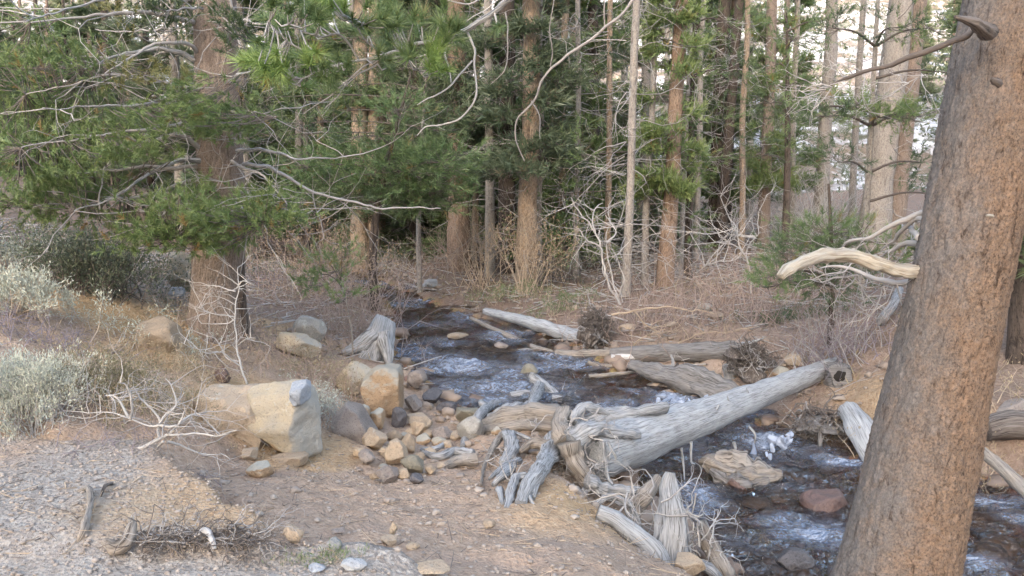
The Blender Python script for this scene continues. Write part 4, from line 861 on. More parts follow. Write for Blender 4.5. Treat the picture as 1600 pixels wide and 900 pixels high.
mb = MB(); rock(mb, at(440, 690, 5.82), (.13, .08, .06), 16, 3, 6, .5, .06, yaw=-.2, tilt=.5); mb.build('flake', MAT['stone_orange'], br)
ST = [
 (553, 622, 70, 58, 'stone_pale', 'pale angular boulder leaning on the orange-faced one', dict(name='boulder', cat='boulder', seed=23)),
 (484, 546, 62, 60, 'stone_grey', 'tilted grey lichen-covered boulder near the weathered stump', dict(name='boulder', cat='boulder', seed=31, tilt=.5, ang=.45)),
 (462, 560, 74, 36, 'stone_pale', 'pale low rock lying under the tilted lichen boulder', dict(seed=33, tilt=.35)),
 (587, 672, 34, 31, 'stone_orange', 'round orange stone below the orange-faced boulder', dict(seed=37, ang=.25)),
 (566, 668, 24, 36, 'stone_orange', 'narrow rust-coloured stone wedged beside the round orange one', dict(seed=39, ang=.45)),
 (653, 672, 46, 26, 'stone_tan', 'flat-topped tan stone on the cobble margin', dict(seed=43, flat_top=.6)),
 (652, 687, 34, 30, 'stone_tan', 'blocky tan stone in front of the flat-topped one', dict(seed=45)),
 (650, 612, 34, 34, 'stone_purple', 'rounded reddish purple stone at the water edge', dict(seed=47, ang=.25)),
 (676, 632, 36, 24, 'stone_wet', 'dark slate stone half in the shallows', dict(seed=49)),
 (643, 645, 32, 28, 'stone_purple', 'purple-brown stone beside the orange-faced boulder', dict(seed=51)),
 (640, 600, 30, 14, 'stone_red', 'low reddish stone with water lapping over it', dict(seed=53)),
 (620, 672, 30, 34, 'stone_wet', 'dark damp stone between round orange and tan stones', dict(seed=55)),
 (724, 664, 50, 30, 'stone_olive', 'flat olive-grey rock in the shallows before the root mass', dict(seed=57, flat_top=.55, ang=.45)),
 (700, 650, 40, 20, 'stone_wet', 'dark wet rock behind the olive-grey one', dict(seed=59)),
 (737, 692, 52, 44, 'stone_grey', 'light grey pointed slab leaning against the root mass', dict(seed=61, tilt=-.6, ang=.5, planes=6)),
 (690, 690, 34, 24, 'stone_purple', 'mauve cobble nearest the light grey slab', dict(seed=63)),
 (661, 698, 26, 20, 'stone_orange', 'small yellowish cobble with a twin beside it', dict(seed=65, ang=.25)),
 (685, 700, 26, 18, 'stone_orange', 'small orange cobble under the mauve one', dict(seed=66, ang=.25)),
 (614, 692, 28, 20, 'stone_tan', 'small pinkish tan cobble above the wide flat one', dict(seed=67)),
 (583, 706, 44, 34, 'stone_tan', 'wide tan cobble at the head of the gully', dict(seed=69)),
 (636, 712, 30, 34, 'stone_tan', 'upright tan cobble in the middle of the cobble heap', dict(seed=71)),
 (617, 728, 40, 40, 'stone_tan', 'pale sandy cobble low in the heap', dict(seed=73, ang=.28)),
 (644, 744, 40, 32, 'stone_olive', 'rounded khaki cobble at the foot of the heap', dict(seed=75, ang=.25)),
 (606, 756, 44, 30, 'stone_purple', 'grey-mauve slab at the bottom of the gully', dict(seed=77, ang=.45)),
 (572, 728, 30, 24, 'stone_purple', 'lilac-grey cobble beside the pale sandy one', dict(seed=79)),
 (651, 760, 24, 18, 'stone_wet', 'little dark stone under the khaki cobble', dict(seed=81)),
 (672, 714, 20, 15, 'stone_tan', 'little tan pebble touching the curled grey root', dict(seed=82)),
 (776, 684, 18, 17, 'stone_orange', 'small yellow stone lodged in the root mass', dict(seed=83)),
 (828, 592, 28, 22, 'stone_olive', 'rounded mossy stone standing in the rapids', dict(seed=85, ang=.2, base_z=-2.6)),
 (714, 530, 36, 9, 'stone_tan', 'flat tan stone just breaking the upstream surface', dict(seed=87, base_z=-2.45)),
 (782, 546, 26, 12, 'stone_purple', 'dark reddish stone near the brown snag upstream', dict(seed=89, base_z=-2.5)),
 (672, 450, 28, 14, 'stone_blue', 'pale bluish stone far upstream on the bank', dict(seed=91, flat_top=.6)),
 (1106, 490, 26, 18, 'stone_grey', 'pale grey rock amid the reddish thicket', dict(seed=93)),
 (1118, 500, 30, 12, 'stone_tan', 'flat tan rock beside the pale grey one in the thicket', dict(seed=94)),
 (403, 750, 46, 27, 'stone_orange', 'yellowish tan stone resting below the split boulder', dict(seed=95, ang=.3, tilt=.15)),
 (388, 724, 26, 28, 'stone_tan', 'small pale stone under the shoulder of the split boulder', dict(seed=96)),
 (456, 850, 36, 26, 'stone_tan', 'pinkish stone on the sand above the grass tuft', dict(seed=97)),
 (520, 866, 26, 22, 'stone_grey', 'greenish pale stone by the grass tuft', dict(seed=98)),
 (548, 896, 52, 20, 'stone_blue', 'white angular stone at the lane edge', dict(seed=99)),
 (494, 897, 30, 12, 'stone_blue', 'low white stone half buried at the lane edge', dict(seed=100)),
 (607, 856, 28, 16, 'stone_tan', 'tan stone with a narrow upright neighbour on the sand', dict(seed=101)),
 (614, 838, 14, 22, 'stone_tan', 'narrow upright tan stone on the sand', dict(seed=102)),
 (645, 862, 24, 13, 'stone_tan', 'small straw-coloured stone on the open sand', dict(seed=103)),
 (766, 830, 24, 16, 'stone_tan', 'lone tan stone on the pinkish bank top', dict(seed=104)),
 (664, 902, 80, 14, 'stone_tan', 'wide half-buried slab at the lower edge of the sand', dict(seed=105)),
 (525, 838, 26, 9, 'stone_purple', 'flat pinkish chip lying above the greenish pale stone', dict(seed=106)),
 (1302, 818, 84, 56, 'stone_red', 'large reddish boulder under shallow water beside the leaning pine', dict(name='boulder', cat='boulder', seed=107, base_z=-2.78, flat_top=.6, sink=.3)),
 (1246, 904, 70, 40, 'stone_wet', 'dark blue-grey rock at the foot of the leaning pine', dict(seed=109, base_z=-2.62)),
 (1186, 888, 30, 22, 'stone_wet', 'slate grey cobble in the dark gravel bar', dict(seed=111)),
 (1210, 878, 26, 26, 'stone_purple', 'mauve cobble in the dark gravel bar', dict(seed=113)),
 (1150, 862, 32, 20, 'stone_olive', 'flattish drab cobble in the dark gravel bar', dict(seed=115)),
 (1140, 890, 24, 20, 'stone_red', 'rusty cobble in the dark gravel bar', dict(seed=117)),
 (1205, 897, 22, 18, 'stone_tan', 'light brown cobble in the dark gravel bar', dict(seed=119)),
 (1078, 905, 60, 32, 'stone_tan', 'pinkish tan stone below the splintered stake', dict(seed=121, Y=4.7)),
 (1246, 576, 40, 20, 'stone_tan', 'buff stone on the far bank beyond the fallen log', dict(seed=123)),
 (1222, 592, 30, 18, 'stone_orange', 'warm brown stone beside the dark root wad', dict(seed=125)),
 (1275, 566, 26, 14, 'stone_purple', 'brownish stone behind the buff one', dict(seed=127)),
 (292, 456, 62, 62, 'stone_pale', 'pale cracked boulder behind the broad brown trunk', dict(name='boulder', cat='boulder', seed=129, Y=10.0, ang=.45)),
 (272, 464, 26, 16, 'stone_blue', 'bluish white stone under the pale cracked boulder', dict(seed=131, Y=9.7)),
 (238, 552, 90, 52, 'stone_tan', 'sandy hump of rock by the brown olive clump', dict(name='boulder', cat='boulder', seed=133, ang=.25)),
 (343, 600, 26, 30, 'stone_red', 'rust red stone below the bare seedling', dict(seed=135)),
 (172, 552, 36, 14, 'stone_tan', 'small buff stone on the orange soil slope', dict(seed=137)),
 (980, 520, 30, 14, 'stone_tan', 'buff rock above the long horizontal log', dict(seed=139)),
 (1580, 690, 60, 16, 'stone_tan', 'pale flat rock on the far bank past the leaning trunk', dict(seed=141)),
 (1595, 660, 60, 36, 'stone_purple', 'shaded brown rock under the bank past the leaning trunk', dict(seed=143)),
]
mb = MB(); rock_poly(mb, [(568, 588), (592, 568), (624, 572), (632, 592), (631, 642), (612, 652), (584, 642), (568, 615)], G(600, 650)[1] + .15, .24, 41); tag(mb.build('boulder', MAT['stone_orange'], sharp=55), 'large orange-faced boulder with flat grey top at the stream edge', 'boulder')
mb = MB(); rock_poly(mb, [(518, 655), (540, 626), (562, 640), (592, 688), (575, 700), (535, 694)], G(550, 690)[1] + .15, .2, 35); tag(mb.build('stone', MAT['stone_purple'], sharp=55), 'leaning purplish slab between the split boulder and round orange stone', 'stone')
for a_ in ST: stone_thing(*a_[:6], **a_[6])

for px, py, w, h, mt, q in [(600, 715, 22, 16, 'stone_tan', 1), (628, 752, 26, 18, 'stone_tan', 2), (668, 688, 20, 16, 'stone_tan', 3), (598, 740, 20, 14, 'stone_orange', 4), (672, 742, 20, 15, 'stone_tan', 5), (560, 716, 24, 16, 'stone_tan', 6), (700, 704, 18, 14, 'stone_tan', 7), (630, 690, 18, 14, 'stone_orange', 8), (585, 752, 20, 14, 'stone_tan', 9), (655, 722, 18, 14, 'stone_tan', 10), (610, 704, 16, 12, 'stone_pale', 11), (712, 690, 20, 15, 'stone_tan', 12), (640, 682, 16, 12, 'stone_tan', 13), (690, 735, 16, 11, 'stone_tan', 14)]:
    stone_thing(px, py, w, h, mt, 'fist-sized tan cobble filling gaps in the cobble heap', seed=300 + q, ang=.22, group='small cobbles in the heap')

def scatter(mb, xs, ys, r0, r1, sub, lift=.3, seed=1, flat=.7):
    V, T = ico(sub); g = np.random.default_rng(seed); n = len(xs); z = H(xs, ys)
    r = r0 + (r1 - r0) * g.random(n) ** 2.2; sc = np.stack([.7 + .6 * g.random(n), .7 + .6 * g.random(n), flat * (.6 + .6 * g.random(n))], 1) * r[:, None]
    P = V[None] * (1 + .22 * g.normal(size=(n, len(V), 1))) * sc[:, None]
    a = g.random(n) * 6.283; c, s = np.cos(a)[:, None], np.sin(a)[:, None]
    P = np.stack([P[..., 0] * c - P[..., 1] * s, P[..., 0] * s + P[..., 1] * c, P[..., 2]], 2) + np.stack([xs, ys, z + r * lift], 1)[:, None]
    mb.add(P.reshape(-1, 3), (np.arange(n)[:, None, None] * len(V) + T[None]).reshape(-1, 3), None, np.repeat(g.random((n, 3)), len(V), 0))
g = np.random.default_rng(77)
def region(n, x0, x1, y0, y1, f):
    x, y = g.uniform(x0, x1, n), g.uniform(y0, y1, n); k = f(x, y); return x[k], y[k]
m = MB(); x, y = region(9000, -4.6, -.5, 2.7, 4.9, lambda x, y: terrace_d(x, y) > -.02); scatter(m, x, y, .003, .013, 0, seed=1)
stuff(tag(m.build('gravel', MAT['pebble'], origin=(-2, 4, -1.55)), 'loose grey gravel strewn over the road shoulder', 'gravel'))
m = MB(); x, y = region(2600, -2.4, 1.2, 2.9, 7.2, lambda x, y: (stream_s(x, y) < -.2) & (terrace_d(x, y) < -.1)); scatter(m, x, y, .003, .014, 1, seed=2)
x, y = region(160, -2.2, 1.0, 3.2, 7, lambda x, y: (stream_s(x, y) < -.2) & (terrace_d(x, y) < -.1)); scatter(m, x, y, .012, .034, 1, seed=13)
x, y = region(700, -2.2, .6, 5.2, 8.5, lambda x, y: (stream_s(x, y) < .1) & (stream_s(x, y) > -.9)); scatter(m, x, y, .012, .05, 1, seed=3)
stuff(tag(m.build('gravel', MAT['pebble'], origin=(0, 5, -2)), 'fine stones strewn over the sandy gully', 'gravel'))
plain('bed_stone', (.12, .085, .075), (.34, .26, .2), 6, .35); plain('bank_stone', (.2, .15, .12), (.42, .35, .29), 6, .85)
m = MB(); x, y = region(1500, -2.2, 6, 4.4, 13, lambda x, y: (stream_s(x, y) > -.12)); scatter(m, x, y, .03, .16, 1, seed=4, lift=.15, flat=.6)
x, y = region(320, .9, 2.4, 4.4, 6.0, lambda x, y: (stream_s(x, y) > -.3) & (stream_s(x, y) < .9)); scatter(m, x, y, .03, .1, 1, seed=5, lift=.9)
stuff(tag(m.build('stream_cobbles', MAT['bed_stone'], origin=(1, 8, -2.8)), 'dark brown cobbles covering the stream bed', 'cobbles'))
m = MB(); x, y = region(1500, -3, 7, 6, 20, lambda x, y: (stream_s(x, y) < -.05) & (stream_s(x, y) > -1.6)); scatter(m, x, y, .015, .075, 1, seed=6)
stuff(tag(m.build('bank_gravel', MAT['bank_stone'], origin=(1, 12, -2.3)), 'scattered stones along the far stream bank', 'gravel'))

# ------------------------------------------------------------------ dead wood
def gp(lst, lift=0.0):
    o = []
    for p in lst:
        q = G(p[0], p[1]); o.append(q + np.array([0, 0, (p[2] if len(p) > 2 else lift)]))
    return np.array(o)
def wood_thing(name, label, cat, pts, radii, mat, seed, seg=16, n=None, rough=.12, flute=.14, origin=None, group=None):
    mb = MB(); tube(mb, pts, radii, seg, n or len(pts) * 12, rough, flute, seed); o = mb.build(name, MAT[mat]); tag(o, label, cat, group); return o
# the great fallen log
a_, b_ = at(915, 712, 6.15), at(1307, 569, 9.2)
fl = empty('fallen_log', a_); tag(fl, 'great silver-grey fallen log bridging the stream with a torn root end', 'log')
mb = MB(); tube(mb, [a_, at(1000, 686, 6.75), at(1100, 650, 7.5), at(1200, 612, 8.3), b_], [.222, .206, .168, .134, .09], 48, 240, .07, .06, 5); mb.build('trunk', MAT['wood_log'], fl)
for q, (pp, y0, y1, r, sg) in enumerate([
   ([(905, 715), (890, 690), (905, 668), (935, 655), (985, 645), (1040, 637)], 6.1, 6.9, [.11, .1, .085, .075, .06, .045], 14), ([(890, 690), (925, 673), (960, 676), (1002, 678)], 5.95, 6.3, [.09, .07, .05, .035], 12),
   ([(895, 660), (905, 640), (925, 637), (950, 648)], 6.3, 6.6, [.05, .045, .04, .03], 10), ([(890, 690), (898, 720), (915, 745), (925, 765)], 5.9, 5.8, [.1, .09, .07, .05], 14), ([(915, 752), (945, 763), (975, 766), (1012, 768)], 5.75, 5.9, [.06, .05, .045, .02], 12),
   ([(930, 745), (915, 765), (890, 778)], 5.8, 5.7, [.035, .03, .01], 8), ([(942, 690), (948, 720), (952, 745), (958, 756)], 5.9, 5.85, [.015, .016, .013, .01], 7), ([(950, 690), (962, 712), (961, 722)], 5.9, 5.9, [.012, .011, .004], 7), ([(880, 640), (875, 665), (885, 690)], 6.4, 6.0, [.05, .07, .08], 12), ([(935, 760), (965, 785), (1000, 790)], 5.8, 5.8, [.03, .02, .01], 8)]):
    limb(fl, pxs(pp, y0, y1), r, 'wood_silver' if q not in (3, 8) else 'wood_warm', 120 + q, sg, len(pp) * 14, 'root', .34, .2, .012)
for q, (pp, Y, r) in enumerate([([(1065, 700), (1069, 740), (1070, 780)], 6.9, .011), ([(1146, 690), (1149, 700), (1147, 715)], 7.6, .02), ([(1170, 665), (1180, 680), (1177, 700)], 7.6, .014), ([(1080, 690), (1080, 720), (1086, 725)], 6.95, .014), ([(1170, 622), (1168, 612), (1166, 606)], 7.9, .016), ([(1240, 598), (1241, 580), (1243, 572)], 8.7, .014), ([(1256, 590), (1258, 580), (1260, 576)], 8.8, .014), ([(1120, 640), (1124, 632)], 7.4, .014), ([(1210, 610), (1212, 596), (1213, 588)], 8.4, .016), ([(1225, 602), (1222, 588)], 8.5, .014), ([(1140, 628), (1136, 618)], 7.6, .012), ([(1232, 598), (1238, 588)], 8.6, .012)]):
    limb(fl, pxs(pp, Y), [r, r * .8, r * .3], 'wood_silver', 140 + q, 7, 10, 'branch_stub', .2)
m = MB(); gq = np.random.default_rng(4); st = np.array([at(gq.uniform(880, 945), gq.uniform(645, 770), gq.uniform(5.8, 6.2)) for _ in range(46)])
branching(m, st, gq.normal(0, 1, (46, 3)) + np.array([-.3, -.3, 0]), .14, .009, gens=3, kids=2, steps=4, curl=.4, g=gq); stuff(m.build('rootlets', MAT['twig_grey'], fl))
# hollow butt on the far bank
hb = at(1313, 588, 8.7); ht = empty('hollow_log', hb); tag(ht, 'short hollow grey log end with dark core beyond the fallen log tip', 'log')
ax = nrm(np.array([-.12, -1, .18])); mb = MB(); tube(mb, [hb - ax * .45, hb - ax * .2, hb - ax * .02, hb + ax * .03, hb + ax * .035, hb + ax * .0], [.15, .165, .16, .14, .11, .05], 26, 36, .22, .12, 9); mb.build('log_wall', MAT['wood_mid'], ht)
mb = MB(); tube(mb, [hb + ax * .02, hb + ax * .04], [.075, .06], 18, 4, .4, .2, 3); mb.build('shade_plug', MAT['hole_shade'], ht)  # solid near-black plug, the shade inside the hollow put into colour
# grey snaking roots of a drowned stump, on the gully's lip
rm = empty('root_mass', G(820, 690)); tag(rm, 'sprawling grey root mass of a rotted stump on the bank lip', 'root mass')
limb(rm, gp([(755, 672, .0), (790, 670, .02), (830, 668, .05), (870, 670, .03), (900, 676, -.05)]), [.08, .15, .19, .18, .1], 'wood_warm', 7, 40, 90, 'core', .25, .3)
limb(rm, gp([(765, 660, .03), (800, 656, .05), (840, 654, .07), (885, 660, .03)]), [.06, .11, .12, .08], 'wood_silver', 8, 30, 80, 'core', .25, .35)
RM = [([(890, 655, .12), (860, 640, .22), (835, 628, .3), (842, 640, .28), (825, 665, .15)], [.04, .07, .085, .07, .04]), ([(850, 640, .2), (810, 645, .22), (775, 650, .16), (752, 660, .1), (735, 680, .05), (722, 700, .02)], [.05, .06, .055, .05, .06, .02]),
      ([(760, 625, .06), (752, 640, .08), (765, 650, .12), (790, 645, .16)], [.03, .035, .04, .03]), ([(862, 700, .1), (862, 722, .1), (845, 745, .06), (825, 770, .04), (812, 790, .0)], [.05, .075, .065, .05, .035]), ([(858, 718, .12), (830, 716, .12), (812, 722, .08)], [.05, .04, .02]),
      ([(845, 740, .05), (838, 760, .03), (832, 778, .0)], [.035, .03, .018]), ([(820, 758, .06), (805, 762, .06), (798, 780, .03), (792, 796, 0)], [.035, .035, .03, .02]), ([(800, 740, .05), (785, 755, .05), (770, 762, .02)], [.035, .03, .015]), ([(812, 735, .08), (790, 742, .07), (765, 755, .03)], [.025, .022, .012]),
      ([(790, 690, .1), (775, 710, .1), (765, 722, .07), (756, 735, .03), (752, 760, .01)], [.03, .03, .022, .014, .01]), ([(795, 700, .1), (800, 720, .1), (785, 735, .05)], [.06, .06, .03]), ([(800, 695, .12), (830, 705, .1), (865, 718, .06)], [.016, .014, .01]), ([(740, 718, .05), (710, 715, .06), (690, 722, .05), (672, 718, .04), (655, 705, .02)], [.035, .035, .03, .024, .014]),
      ([(700, 700, .05), (680, 708, .04), (660, 706, .03)], [.024, .022, .012]), ([(745, 725, .04), (715, 728, .04), (690, 735, .02)], [.05, .045, .02]), ([(880, 635, .1), (900, 622, .14), (915, 608, .2)], [.03, .022, .01]), ([(885, 640, .15), (870, 655, .12), (850, 668, .1)], [.05, .06, .04]), ([(905, 640, .12), (880, 650, .2), (862, 650, .22)], [.04, .05, .05]),
      ([(775, 640, .1), (800, 632, .12), (822, 640, .15)], [.03, .03, .03]), ([(758, 672, .08), (785, 670, .12), (815, 672, .12)], [.04, .045, .03]), ([(820, 775, .03), (835, 790, .0)], [.02, .01]), ([(780, 770, .02), (786, 790, 0)], [.025, .012])]
for q, (pp, r) in enumerate(RM): limb(rm, gp(pp), r, 'wood_silver' if q % 5 != 4 else 'wood_warm', 160 + q, 14, len(pp) * 12, 'root', .22, .18)
m = MB(); gq = np.random.default_rng(3); st = gp([(870, 640, .2), (760, 730, .05), (800, 760, .03), (840, 690, .15), (900, 625, .15), (780, 715, .08)])
branching(m, np.repeat(st, 4, 0), gq.normal(0, 1, (24, 3)) + np.array([0, 0, .2]), .12, .007, gens=3, kids=2, curl=.35, g=gq); stuff(m.build('rootlets', MAT['twig_grey'], rm))
# debris jam under the log
wood_thing('splintered_stake', 'upright silver splintered stake standing in the debris jam', 'driftwood', [at(1048, 738, 5.25), at(1046, 760, 5.22), at(1050, 810, 5.1), at(1046, 860, 5.0), at(1036, 935, 4.9)], [.028, .055, .085, .095, .1], 'wood_silver', 7, 18, 70, .2, .4)
wood_thing('branch', 'thick smooth grey branch angled down into the debris jam', 'driftwood', [at(934, 800, 5.0), at(960, 812, 4.98), at(1000, 842, 4.9), at(1026, 872, 4.85), at(1040, 925, 4.8)], [.055, .062, .066, .075, .09], 'wood_log', 8, 18, 60, .1, .06)
wood_thing('branch', 'curved root end lying low at the left of the debris jam', 'driftwood', [at(950, 868, 4.5), at(985, 874, 4.5), at(1008, 882, 4.5), at(1018, 905, 4.5)], [.03, .035, .035, .03], 'wood_silver', 9, 12, 30)
wood_thing('branch', 'slim pale stick running level behind the thick branch', 'driftwood', [at(920, 832, 4.95), at(960, 840, 5.0), at(992, 846, 5.05)], [.02, .018, .014], 'wood_pale', 10, 10, 24)
wood_thing('branch', 'short grey stick crossing behind the thick branch', 'driftwood', [at(925, 792, 5.3), at(955, 775, 5.4), at(985, 790, 5.4)], [.02, .022, .02], 'wood_silver', 11, 10, 24)
wood_thing('branch', 'grey stick sloping down beside the splintered stake', 'driftwood', [at(980, 780, 5.3), at(996, 810, 5.2), at(1000, 840, 5.1)], [.016, .014, .01], 'wood_silver', 12, 9, 24)
wood_thing('branch', 'weathered root with forked tips at the right of the stake', 'driftwood', [at(1062, 862, 5.0), at(1085, 880, 4.95), at(1110, 890, 4.9), at(1130, 915, 4.9)], [.035, .04, .035, .03], 'wood_silver', 13, 12, 40, .3, .2)
wood_thing('branch', 'leaning slab of brown root right of the stake', 'driftwood', [at(1098, 815, 5.3), at(1110, 850, 5.15), at(1130, 890, 5.0), at(1145, 930, 4.95)], [.03, .06, .07, .06], 'wood_warm', 14, 14, 40, .25, .25)
wood_thing('branch', 'splintered board leaning under the fallen log', 'driftwood', [at(1030, 745, 5.6), at(1010, 775, 5.5), at(990, 800, 5.4), at(1000, 850, 5.3)], [.03, .06, .06, .03], 'wood_warm', 15, 14, 40, .25, .3)
jam = empty('twig_jam', at(1010, 860, 5.0)); tag(jam, 'tangle of grey rootlets and twigs caught in the debris jam', 'twigs')
m = MB(); gq = np.random.default_rng(12); st = np.array([at(gq.uniform(950, 1110), gq.uniform(770, 890), gq.uniform(4.9, 5.5)) for _ in range(46)])
branching(m, st, gq.normal(0, 1, (46, 3)), .2, .009, gens=3, kids=2, curl=.3, g=gq); stuff(m.build('twigs', MAT['twig_grey'], jam))
m = MB(); st = np.array([at(gq.uniform(1070, 1115), gq.uniform(800, 880), 5.1) for _ in range(14)])
branching(m, st, gq.normal(0, .6, (14, 3)) + np.array([0, -.2, .8]), .16, .008, gens=3, kids=2, curl=.4, g=gq); stuff(m.build('twigs', MAT['twig_white'], jam))
# driftwood in the stream
dc = empty('driftwood', at(1150, 750, 6.9)); tag(dc, 'gnarled brown driftwood chunk in the stream below the fallen log', 'driftwood')
limb(dc, [at(1095, 722, 7.1), at(1120, 730, 7.0), at(1150, 738, 6.95), at(1185, 742, 6.9), at(1222, 744, 6.9)], [.05, .1, .12, .1, .03], 'wood_warm', 21, 30, 90, 'chunk', .6, .5, .02)
limb(dc, [at(1110, 735, 6.95), at(1130, 752, 6.85), at(1160, 760, 6.8), at(1200, 752, 6.8)], [.03, .06, .07, .02], 'wood_mid', 22, 18, 60, 'root', .6, .5, .02)
limb(dc, [at(1140, 750, 6.8), at(1158, 765, 6.75), at(1178, 764, 6.75)], [.04, .045, .02], 'stone_red', 23, 12, 24, 'bark_flake', .3, .2)
wood_thing('log', 'long pale log slanting from the far bank toward the root wad', 'log', [at(757, 486, 13.7), at(800, 497, 13.2), at(850, 510, 12.6), at(912, 531, 12.0)], [.055, .085, .105, .11], 'wood_log', 24, 16, 60)
wood_thing('log', 'thin straight log dipping into the rapids upstream', 'log', [at(735, 497, 13.6), at(790, 523, 12.6), at(830, 541, 12.0), at(866, 553, 11.5)], [.03, .045, .045, .05], 'wood_warm', 25, 12, 50)
wood_thing('log', 'low brown snag lying level in the water upstream', 'log', [at(752, 543, 11.9), at(775, 548, 11.8), at(815, 549, 11.75), at(850, 546, 11.7)], [.03, .045, .04, .03], 'wood_warm', 26, 12, 40, .25)
wood_thing('log', 'reddish brown length of log below the dark root wad', 'log', [at(868, 552, 11.4), at(900, 555, 11.3), at(935, 553, 11.2), at(975, 551, 11.1)], [.06, .075, .07, .06], 'wood_warm', 27, 14, 50)
wood_thing('log', 'long dark grey log lying level along the far bank', 'log', gp([(955, 566, .1), (1020, 566, .12), (1080, 566, .13), (1150, 566, .13)]), [.09, .12, .125, .13], 'wood_mid', 28, 20, 60)
wood_thing('log', 'rotten ragged log sloping down under the far bank', 'log', [at(985, 571, 10.2), at(1030, 585, 9.85), at(1080, 598, 9.45), at(1130, 615, 9.1), at(1185, 640, 8.8)], [.06, .11, .15, .16, .1], 'wood_mid', 29, 22, 90, .3, .35)
wood_thing('stick', 'bleached white stick on top of the level grey log', 'driftwood', [at(955, 558, 10.8), at(985, 558, 10.75), at(1010, 556, 10.7)], [.04, .045, .02], 'wood_white', 30, 10, 24)
for q, (pp, Y, r, lab) in enumerate([([(905, 580), (950, 572), (1000, 570)], 10.7, .03, 'brown stick in the drift pile under the reddish log'), ([(920, 588), (960, 585), (1000, 580)], 10.3, .026, 'lower stick of the drift pile beside the rotten log'), ([(918, 566), (935, 572), (960, 586)], 10.7, .035, 'short stub crossing the drift pile'), ([(1140, 570), (1142, 600), (1150, 632)], 9.6, .085, 'squat grey root post at the end of the rotten log'), ([(1060, 575), (1110, 580), (1150, 590)], 10.2, .04, 'dark stick tucked under the level grey log')]):
    wood_thing('stick', lab, 'driftwood', pxs(pp, Y), [r, r, r * .6], 'wood_warm' if q != 3 else 'wood_silver', 200 + q, 12, 30, .25)
wood_thing('log', 'grey log end leaning on the bank behind the leaning trunk', 'log', [at(1325, 640, 7.9), at(1345, 670, 7.6), at(1370, 720, 7.3)], [.1, .13, .13], 'wood_log', 33, 18, 40, .12)
wood_thing('log', 'slim log slanting into the water past the leaning trunk', 'log', [at(1535, 705, 6.6), at(1570, 735, 6.4), at(1625, 790, 6.1)], [.045, .05, .055], 'wood_warm', 34, 14, 40)
wood_thing('log', 'dark log along the bank edge past the leaning trunk', 'log', [at(1540, 668, 7.0), at(1580, 662, 7.0), at(1660, 668, 7.0)], [.1, .12, .12], 'wood_dark', 35, 16, 40)
wood_thing('stick', 'pale plank lying on the forest floor near the broken branch', 'log', gp([(1375, 512, .08), (1395, 492, .14), (1404, 476, .2)]), [.06, .06, .05], 'wood_silver', 36, 10, 30)
def root_wad(px, py, Y, w, h, label, seed, n=60, mats=('twig_dark', 'twig_dark', 'twig_grey'), core='wood_dark', L=.16, r=.012, lift=False):
    Y = G(px, py + h * .45)[1] if lift else Y
    c = at(px, py, Y); s = Y / F; g = np.random.default_rng(seed); o = empty('root_wad', c - np.array([0, 0, h * s / 2])); tag(o, label, 'root wad')
    for q in range(4):
        mb = MB(); rock(mb, c + g.normal(0, 1, 3) * np.array([w * .2, w * .12, h * .2]) * s - np.array([0, 0, h * s * .12]), np.array([w, w * .8, h]) * s * g.uniform(.16, .34), seed + q, 3, 8, .4, .35); mb.build('core', MAT[core], o)
    for q in range(9):
        st = c + g.normal(0, .22, 3) * np.array([w, w * .5, h]) * s; e_ = st + g.normal(0, 1, 3) * np.array([.16, .1, .12]) + np.array([0, -.05, -.05]); limb(o, [st, (st + e_) / 2 + g.normal(0, .04, 3), e_], [.028, .022, .008], 'wood_mid' if q % 2 else 'wood_silver', seed + q, 8, 24, 'root', .3, .2, .02)
    for k, mt in enumerate(mats):
        m = MB(); d = nrm(g.normal(size=(n, 3)) * np.array([1, .8, 1.0]) + np.array([0, -.35, .1])); st = c + d * np.array([w * s * .3, w * s * .26, h * s * .36])
        nk = n if mt != 'twig_grey' else n // 3
        st, d = st[:nk], d[:nk]; branching(m, st, d * .5 + g.normal(0, 1.1, d.shape), L * (.4 + 1.6 * g.random(nk) ** 3), r * (.6 + .6 * g.random(nk)), gens=3, kids=2, steps=4, curl=.75, g=g); stuff(m.build('rootlets', MAT[mt], o))
    return o
root_wad(930, 512, 11.6, 62, 76, 'dark upright root wad bristling at the end of the pale slanting log', 5, 150, L=.1, r=.012, lift=True)
root_wad(1168, 562, 10.3, 88, 64, 'dark shaggy root wad at the end of the level grey log', 6, 170, L=.11, r=.011, lift=True)
root_wad(1275, 655, 8.0, 110, 40, 'tangle of pale roots under the bank beneath the fallen log tip', 7, 50, ('twig_grey', 'twig_dark'), 'wood_mid', L=.2, r=.014)
root_wad(1060, 590, 9.9, 60, 20, 'flat mat of dark rootlets under the rotten log', 8, 40, ('twig_dark', 'twig_grey'), 'wood_dark', L=.14, r=.01)
# weathered stump by the water
sb = G(580, 560); stp = empty('tree_stump', sb); tag(stp, 'weathered silver stump with flaring roots at the upstream water edge', 'stump')
s_y = sb[1]
limb(stp, [at(598, 500, s_y + .1), at(594, 515, s_y), at(585, 545, s_y - .05), at(578, 572, s_y - .1)], [.12, .14, .2, .24], 'wood_silver', 41, 26, 60, 'trunk', .15, .4)
for q, pp in enumerate([[(588, 520), (570, 535), (552, 545), (535, 552)], [(580, 540), (570, 555), (562, 566), (556, 574)], [(600, 520), (604, 545), (608, 572)], [(588, 540), (585, 560), (582, 572)]]):
    limb(stp, pxs(pp, s_y - .12, s_y - .3), [.09, .09, .07, .04], 'wood_silver', 45 + q, 14, 40, 'root', .25, .35)
